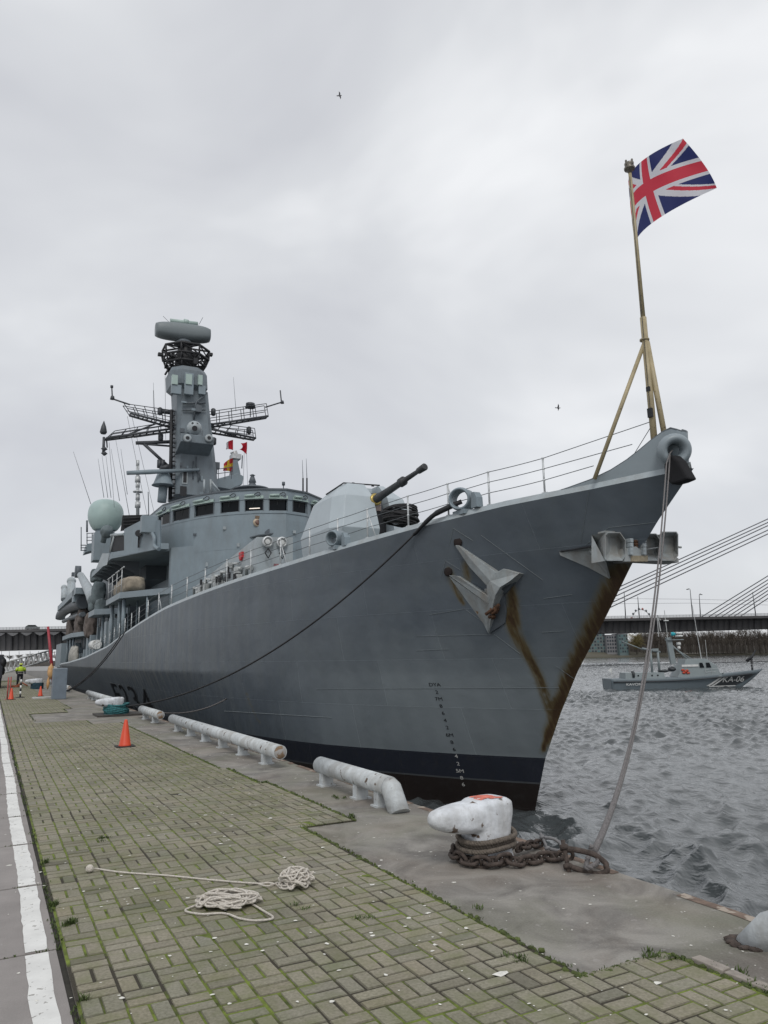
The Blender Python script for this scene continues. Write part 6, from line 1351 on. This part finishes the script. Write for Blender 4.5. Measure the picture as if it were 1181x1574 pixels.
    q = MB(); q.tube([V((6.1,0,6))*k,V((6.0,0,9.6))*k],.045,5); q.tube([V((10.1,0,3.2))*k,V((9.6,0,10.2))*k],[.06,.03],5); q.tube([V((10.8,0,3.2))*k,V((10.8,0,5.8))*k],.03,5); q.tube([V((4.9,-.3,6.3))*k,V((4.9,-.3,8.8))*k],.05,5); q.tube([V((5.4,.3,7.0))*k,V((5.2,.3,9.0))*k,V((5.5,.3,8.4))*k],.08,5); q.build('boat_aerial', mat('pale_whip',(.42,.43,.43),.5), ms)
    q = MB(); q.tube([V((3.6,-.6,1.9))*k,V((3.6,-.6,4.6))*k],.14,6); q.tube([V((4.5,-.6,1.9))*k,V((4.5,-.6,4.6))*k],.14,6); q.tube([V((2.6,-.6,4.9))*k,V((4.8,-.6,4.4))*k],.14,6); q.tube([V((0.2,-.6,5.8))*k,V((2.8,-.6,4.7))*k],.06,6); q.box(V((4.2,-.6,4.7))*k,(.35,.2,.15)); q.build('boat_gantry', CM, r)
    q = MB(); q.lathe([(.42*k,-.12),(.42*k,.12)],V((1.0,-1.2,1.75))*k,(1,0,0),14); q.lump(V((6.1,-.5,2.3))*k,(.5,.5,.3),1,.2,2); q.lump(V((5.0,-.7,2.1))*k,(.7,.4,.2),2,.3,2); q.split('deck_gear', DK, r)
    q = MB(); q.tube([V((.1,-1.2,1.2))*k,V((.1,-1.2,2.6))*k],.04,5); q.prism([V((.1,-1.2,2.6))*k,V((-.3,-1.2,2.3))*k,V((.1,-1.2,2.0))*k],(0,.03,0)); q.build('stern_flag', WS, r)
    q = MB(); q.tube([V((16.3,0,1.8))*k,V((16.3,0,3.4))*k],.13,8); q.tube([V((15.7,0,3.1))*k,V((16.4,0,3.6))*k,V((17.0,0,4.5))*k],[.2,.16,.05],8); q.build('deck_gun', BLACK, r)
    q = MB()
    for x in np.arange(11.5,18,.8): q.tube([V((x,-bd(x)*.9,sheer(x)))*k,V((x,-bd(x)*.9,sheer(x)+.75))*k],.02,4)
    for h_ in (.4,.75): q.tube([V((x,-bd(x)*.9,sheer(x)+h_))*k for x in np.arange(11.5,18,.8)],.015,4)
    q.build('boat_rail', STEEL, r)
    for ch in bpy.data.objects:
        if ch.parent == r and ch.name.split('.')[0] in ('wheelhouse','boat_mast','boat_gantry','deck_gun','deck_gear'): ch.location.x += 1.7*k
    wh.scale = (1.08,1,1.06); wh.location.x -= .5*k
patrol()
# ================================================================= road bridge and far bank
def bridge():
    D_ = 280.; CONC = mat('bridge_concrete',(.085,.083,.085),.85,var=.15,scale=.15); DKC = mat('bridge_soffit',(.045,.045,.048),.9,var=.2,scale=.2)
    P = lambda px, py, d=0.: deep(px,py,D_+d); tp = lambda x: 968+(948.5-968)*x/1050; bt = lambda x: 1001+(971-1001)*x/1050
    r = empty('road_bridge', (0,0,0), 'long dark cable stayed road bridge across the river behind the ship', 'bridge')
    xs = np.linspace(-420,1700,60); m = MB(); m.loft([[P(x,tp(x)),P(x,tp(x)+4),P(x,tp(x)+4,3),P(x,bt(x)-1,3),P(x,bt(x),4),P(x,bt(x),20),P(x,tp(x),24)] for x in xs]); m.build('bridge_deck', CONC, r)
    m = MB()
    for i, x in enumerate(list(np.arange(-20,95,9.5))+list(np.arange(905,1190,9.5))):
        m.add([],[]); a, b_ = P(x,tp(x)+5,2.4), P(x,bt(x)-1,2.4); m.tube([a,b_],.22 if i % 4 else .5,4)
    m.split('girder_stiffener', DKC, r)
    m = MB()
    for x in np.arange(-400,110,21): a = [P(x-9,tp(x)+5.,-.2),P(x+9,tp(x)+5.,-.2),P(x+4,tp(x)+8.5,-.2),P(x,tp(x)+10,-.2),P(x-4,tp(x)+8.5,-.2)]; m.prism(a,(0,2.5,0))
    m.split('deck_bracket', mat('bracket_grey',(.14,.14,.145),.9), r)
    m = MB()
    for h_ in (1.,2.2,3.4): m.tube([P(x,tp(x)-h_,1) for x in xs],.07,4)
    for x in np.arange(-420,1700,5): m.tube([P(x,tp(x),1),P(x,tp(x)-3.4,1)],.06,4)
    m.build('bridge_railing', mat('rail_grey',(.25,.26,.27),.6), r)
    CB = mat('cable_grey',(.13,.135,.15),.5)
    for yr, yl in ((797,905.5),(802.5,911),(807.5,917.5),(814.5,925),(820.5,931.5)):
        s_ = (yl-yr)/(943-1181); x0 = 943-(tp(900)-yl)/(-s_)*1.0; m = MB(); m.tube([P(x0,tp(x0),8),P(1460,yr+s_*(1460-1181),8)],.23,6); m.build('stay_cable', CB, r)
    for xl, yr in ((1079,885),(1090,891),(1100,896.5),(1110,902),(1120,907.5),(1129,913),(1139,919.5)):
        s_ = (yr-tp(xl))/(1181-xl); m = MB(); m.tube([P(xl,tp(xl),8),P(1460,yr+s_*(1460-1181),8)],.2,6); m.build('stay_cable', CB, r)
    m = MB(); m.loft([[P(x,y_,6+d) for x,d in ((1450-w_,0),(1450+w_,0),(1450+w_,6),(1450-w_,6))] for y_,w_ in ((995,14),(560,9))]); m.build('bridge_pylon', CONC, r)
    for x in (-200,250,700,1400): m = MB(); m.box(P(x,bt(x),12)+V((0,0,-5)),(2.2,4,5)); m.build('bridge_pier', CONC, r)
    for k, (x, xt, yt, arm, lab) in enumerate(((962,959.5,909,0,'lamp post on the bridge just right of the bow'),(983,980.5,917,0,'lamp post on the bridge second from the bow, near the wheel'),(1065,1061,906,-4,'tall lamp post with arm on the bridge between the two sets of cables'),(1077,1075,914,3,'shorter lamp post beside the tall one on the bridge'),(1162,1157,910,0,'lamp post on the bridge crossed by the right hand cables'))):
        m = MB(); a, b_ = P(x,tp(x),4), P(xt,yt,4); m.tube([a,b_],[.22,.12],6)
        if arm: m.tube([b_,P(xt+arm*.5,yt-1.5,4),P(xt+arm,yt-.5,4)],.1,5); m.box(P(xt+arm,yt,4),(.5,.2,.12))
        tag(m.build('street_lamp', mat('lamp_dark',(.08,.085,.09),.5)), lab, 'street lamp', 'street lamps on the bridge')
    # trolley wires
    for k, (y0_, y1_) in enumerate(((920,922),(928,928))):
        m = MB(); m.tube([P(940,y0_,5),P(1062,y1_-1,5),P(1181,y1_+2,5)],.05,4); tag(m.build('overhead_wire', CB), 'thin overhead wire above the bridge deck, %s of the two' % ('upper' if k == 0 else 'lower'), 'wire', 'overhead wires on the bridge')
    # car on the left part of the deck
    c = P(50,tp(50)-3,6); r2 = empty('parked_car', c, 'dark estate car driving on the left part of the bridge', 'car'); m = MB(); m.loft([[V((x,y,z)) for x,z in ((-2.6,-.7),(2.6,-.7),(2.7,.1),(1.7,.25),(1.0,.85),(-1.6,.85),(-2.5,.2))] for y in (-.9,.9)]); m.build('car_body', mat('car_green',(.05,.065,.06),.3), r2, bevel=.06)
    for x in (-1.6,1.6): q = MB(); q.lathe([(.35,-1.0),(.35,1.0)],(x,0,-.7),(0,1,0),14); q.build('wheel', BLACK, r2)
    q = MB(); q.prism([(-1.5,-.93,.25),(1.3,-.93,.25),(.9,-.93,.75),(-1.4,-.93,.75)],(0,.02,0)); q.build('car_window', GLASS, r2)
    # observation wheel beyond
    c = deep(987,958,620); r3 = empty('observation_wheel', c, 'observation wheel showing its top arc of cabins above the bridge', 'ferris wheel'); m = MB(); R_ = 21/FL*620; m.tube([V((math.cos(a)*R_,0,math.sin(a)*R_)) for a in [6.283*j/40 for j in range(40)]],.28,5,closed=True)
    for j in range(8): a = 6.283*j/16; m.tube([V((math.cos(a)*R_,0,math.sin(a)*R_)),V((-math.cos(a)*R_,0,-math.sin(a)*R_))],.08,4)
    m.build('wheel_frame', mat('wheel_pale',(.35,.36,.37),.6), r3)
    for j in range(18): a = 6.283*j/18; q = MB(); q.lump((math.cos(a)*R_*1.05,0,math.sin(a)*R_*1.05),(1.0,1.0,1.1),j,.1,1); q.build('cabin', mat('cabin_dark',(.10,.11,.12),.5) if j % 4 else mat('cabin_red',(.3,.08,.07),.5), r3)
bridge()
def bank():
    # far river bank: ground strip, quay wall, houses, bare trees
    G = mat('far_ground',(.088,.082,.062),.95,var=.3,scale=.05); W_ = mat('far_wall',(.15,.14,.13),.9,var=.2,scale=.1)
    sh = lambda px: onz(px, 1011.5-(px-905)*.021 if px > 600 else 1011.5+(905-px)*.0195, WL)
    xs = list(range(-500,1800,50)); m = MB(); R = []
    for x in xs:
        p = sh(x); d = V((p.x,p.y,0)).normalized(); R.append([p, p+V((0,0,.9))+d*.5, p+V((0,0,1.3))+d*14, p+V((0,0,4.0))+d*26, p+V((0,0,4.4))+d*1500])
    m.loft(R,caps=False,closed=False); tag(m.build('far_bank', G), kind='structure')
    # pale quay strip
    m = MB()
    for x0,x1,y in ((1040,1145,1002),): a, b_ = sh(x0), sh(x1); d = V((a.x,a.y,0)).normalized(); m.prism([a+V((0,0,1.4))+d*3,b_+V((0,0,1.4))+d*3,b_+V((0,0,2.2))+d*16,a+V((0,0,2.2))+d*16],(0,0,.1))
    tag(m.build('landing', mat('pale_concrete_far',(.24,.225,.20),.9,var=.2,scale=.2)), kind='structure')
    # calm boundary: a low dark strip added to draw it across the water
    m = MB(); R = []
    for x in range(560,1500,40): p = onz(x,1024.0-(x-900)*.024,WL); d = V((p.x,p.y,0)).normalized(); R.append([p-V((0,0,.4)), p+V((0,0,.22)), p+d*1.6+V((0,0,.22)), p+d*1.6-V((0,0,.4))])
    m.loft(R); tag(m.build('calm_line_strip', mat('calm_line_dark',(.055,.058,.062),.8,var=.3,scale=.4)), 'long low dark strip added as the edge of calm water beyond the patrol boat', 'calm water line')
    rs = np.random.RandomState(21); FD = 460
    # apartment block under the bridge at the left
    def block(px0, px1, y0_, y1_, d, col, label, floors, cols, teal=False, grp='blocks of flats on the far bank'):
        a, b_ = deep(px0,y1_,d), deep(px1,y1_,d); top = deep(px0,y0_,d); r = empty('apartment_block', a, label, 'building', grp); w_ = (b_-a); h_ = top.z-a.z; n = V((w_.y,-w_.x,0)).normalized(); n = n if n.y < 0 else -n
        m = MB(); m.prism([V((0,0,-6)),V((w_.x,w_.y,-6)),V((w_.x,w_.y,h_)),V((0,0,h_))],-n*14); m.build('wall', mat('flat_wall_%d' % int(px0),col,.8,var=.15,scale=.1), r)
        for f in range(floors):
            for c in range(cols):
                u0, u1 = (c+.2)/cols, (c+.8)/cols; z0, z1 = h_*(f+.25)/floors, h_*(f+.8)/floors; q = MB(); p = w_*u0; p2 = w_*u1
                q.prism([V((p.x,p.y,z0)),V((p2.x,p2.y,z0)),V((p2.x,p2.y,z1)),V((p.x,p.y,z1))],n*.15); q.build('window', mat('far_teal',(.08,.16,.17),.4) if (teal and (c+f) % 3 == 0) else mat('far_glass',(.035,.045,.055),.3), r)
        m = MB(); m.prism([V((-.5,0,h_)),V((w_.x+.5,w_.y,h_)),V((w_.x+.5,w_.y,h_+.6)),V((-.5,0,h_+.6))],-n*14.5); m.build('roof', mat('far_roof',(.12,.12,.13),.8), r)
    block(905,932,974,1004,FD+60,(.14,.165,.165),'teal and grey flats nearest the bow beyond the bridge',6,6,True); block(934,953,977,1004,FD+55,(.20,.20,.21),'pale grey flats with regular windows beside the teal flats',5,5); block(953,967,975,1004,FD+50,(.12,.165,.17),'narrow teal glazed flats left of the willow',6,4,True)
    block(1000,1034,983,1003,FD+90,(.17,.17,.18),'low grey flats behind the grey patrol boat mast',4,8)
    # trees
    BARK = mat('bare_twigs',(.075,.062,.050),.95,var=.4,scale=.3); BARKP = mat('pale_birch_trunk',(.20,.185,.165),.9,var=.3,scale=.5); WIL = mat('willow_twigs',(.14,.115,.045),.95,var=.4,scale=.3)
    def tree(px, base, top, d, wpx, mm, n, seed, tr=None):
        rs = np.random.RandomState(seed); b_ = deep(px,base,d); t_ = deep(px,top,d); H_ = t_.z-b_.z; Wd = wpx/FL*d; lab = None; r = empty('bare_tree' if mm is not WIL else 'willow_tree', b_, 'x', 'tree')
        q = MB(); q.tube([V((0,0,-1)),V((rs.normal()*.3,0,H_*.5)),V((rs.normal()*.4,0,H_*.85))],[.32,.2,.07],6); q.build('trunk', tr or BARK, r); q = MB()
        for k in range(n):
            z0 = H_*(.18+.6*rs.rand()); a = rs.rand()*6.28; L_ = Wd*.5*(.5+.7*rs.rand()); z1 = min(H_*1.02, z0+H_*(.15+.3*rs.rand())) ; p0 = V((0,0,z0)); p1 = V((math.cos(a)*L_,math.sin(a)*L_,z1)); q.tube([p0,p0.lerp(p1,.5)+V((0,0,H_*.03)),p1],[.10,.07,.03],3,cap=False)
            for j in range(5):
                s_ = p0.lerp(p1,.35+.6*rs.rand()); e_ = s_+V((rs.normal()*L_*.35,rs.normal()*L_*.35,H_*(.06+.12*rs.rand())*(1 if mm is not WIL else -.6))); q.tube([s_,e_],[.05,.03],3,cap=False)
        q.build('crown', mm, r); return r
    k = 0
    r = tree(979,1004,973,FD-10,26,WIL,120,1); tag(r,'bushy olive willow standing at the water edge beside the teal flats','tree')
    names = ['bare grey tree in the thicket on the far bank']
    for px in list(np.arange(990,1190,4.5))+list(np.arange(-110,96,14)):
        k += 1; px = float(px)+rs.normal()*1.0; base = 1002 if px > 300 else 1014; r = tree(px,base,(966+rs.rand()*9) if px > 300 else 1004+rs.rand()*4,FD+rs.rand()*40,13,BARK,34,k+5,BARKP if k % 3 == 0 else BARK)
        tag(r,'bare grey tree in the thicket under the right part of the bridge' if px > 300 else 'low bare bush far behind the left part of the bridge','tree','bare trees in the thicket on the far bank' if px > 300 else 'bushes far behind the left part of the bridge')
    m = MB()
    for k in range(4200):
        px = 964+rs.rand()*245; dd = FD+45+rs.rand()*90; p = deep(px,1002.5,dd); h_ = (7.5+5.5*noise.noise(V((px*.05,3,1)))+3.5*rs.rand())*dd/480; q0 = V((rs.normal()*.9,0,h_)); m.tube([p,p+q0*.6,p+q0],[.16,.11,.04],3,cap=False)
        for j in range(2): s_ = q0*(.4+.5*rs.rand()); m.tube([p+s_,p+s_+V((rs.normal()*1.6,0,1.2+1.5*rs.rand()))],[.07,.03],3,cap=False)
    tag(m.build('far_wood', mat('far_wood_brown',(.095,.082,.072),.95,var=.3,scale=.2)), kind='stuff')
    # thicket floor
    m = MB()
    for k in range(1500):
        px = 985+rs.rand()*215; p = deep(px,1003.5,FD+20+rs.rand()*40); h_ = 1.2+2.4*rs.rand(); q0 = V((rs.normal()*.5,0,h_)); m.tube([p,p+q0],[.07,.03],3,cap=False)
    tag(m.build('undergrowth', mat('undergrowth_brown',(.085,.075,.062),.95,var=.4,scale=.4)), kind='stuff')
    # left: distant embankment and low quay beyond the lorry
    m = MB(); a, b_ = deep(-300,1019,230), deep(160,1015,230); m.prism([a,b_,V((b_.x,b_.y,WL-1)),V((a.x,a.y,WL-1))],(0,6,0)); tag(m.build('embankment_wall', mat('brown_wall',(.085,.078,.072),.9,var=.2,scale=.3)), 'long brown embankment wall behind the gangway', 'wall')
    m = MB(); a, b_ = deep(-200,1031,150), deep(150,1031,150); m.prism([a,b_,V((b_.x,b_.y+40,a.z)),V((a.x,a.y+40,a.z))],(0,0,-3)); tag(m.build('far_pavement', mat('pale_quay_far',(.27,.265,.26),.9,var=.15,scale=.3)), kind='structure')
    for k, px in enumerate((3,15,30,47,60,75)):
        m = MB(); a, b_ = deep(px,1019,228), deep(px-.5,1001,228); m.tube([a,b_],.07,5); tag(m.build('fence_post', mat('thin_post',(.20,.21,.22),.6)), 'thin tall post on the embankment under the left part of the bridge', 'post', 'thin posts on the embankment')
    m = MB()
    for k in range(9): px = 44+k*5; m.tube([deep(px,1018-k*1.0,140),deep(px,1010-k*1.1,140)],.06,4)
    for o in (0,3.5,7.5): m.tube([deep(44,1018-o,140),deep(86,1010-o*1.05,140)],.05,4)
    tag(m.build('stair_railing', mat('pink_grey_rail',(.33,.30,.30),.6)), 'pale stair railing above the right end of the gangway', 'railing')
bank()
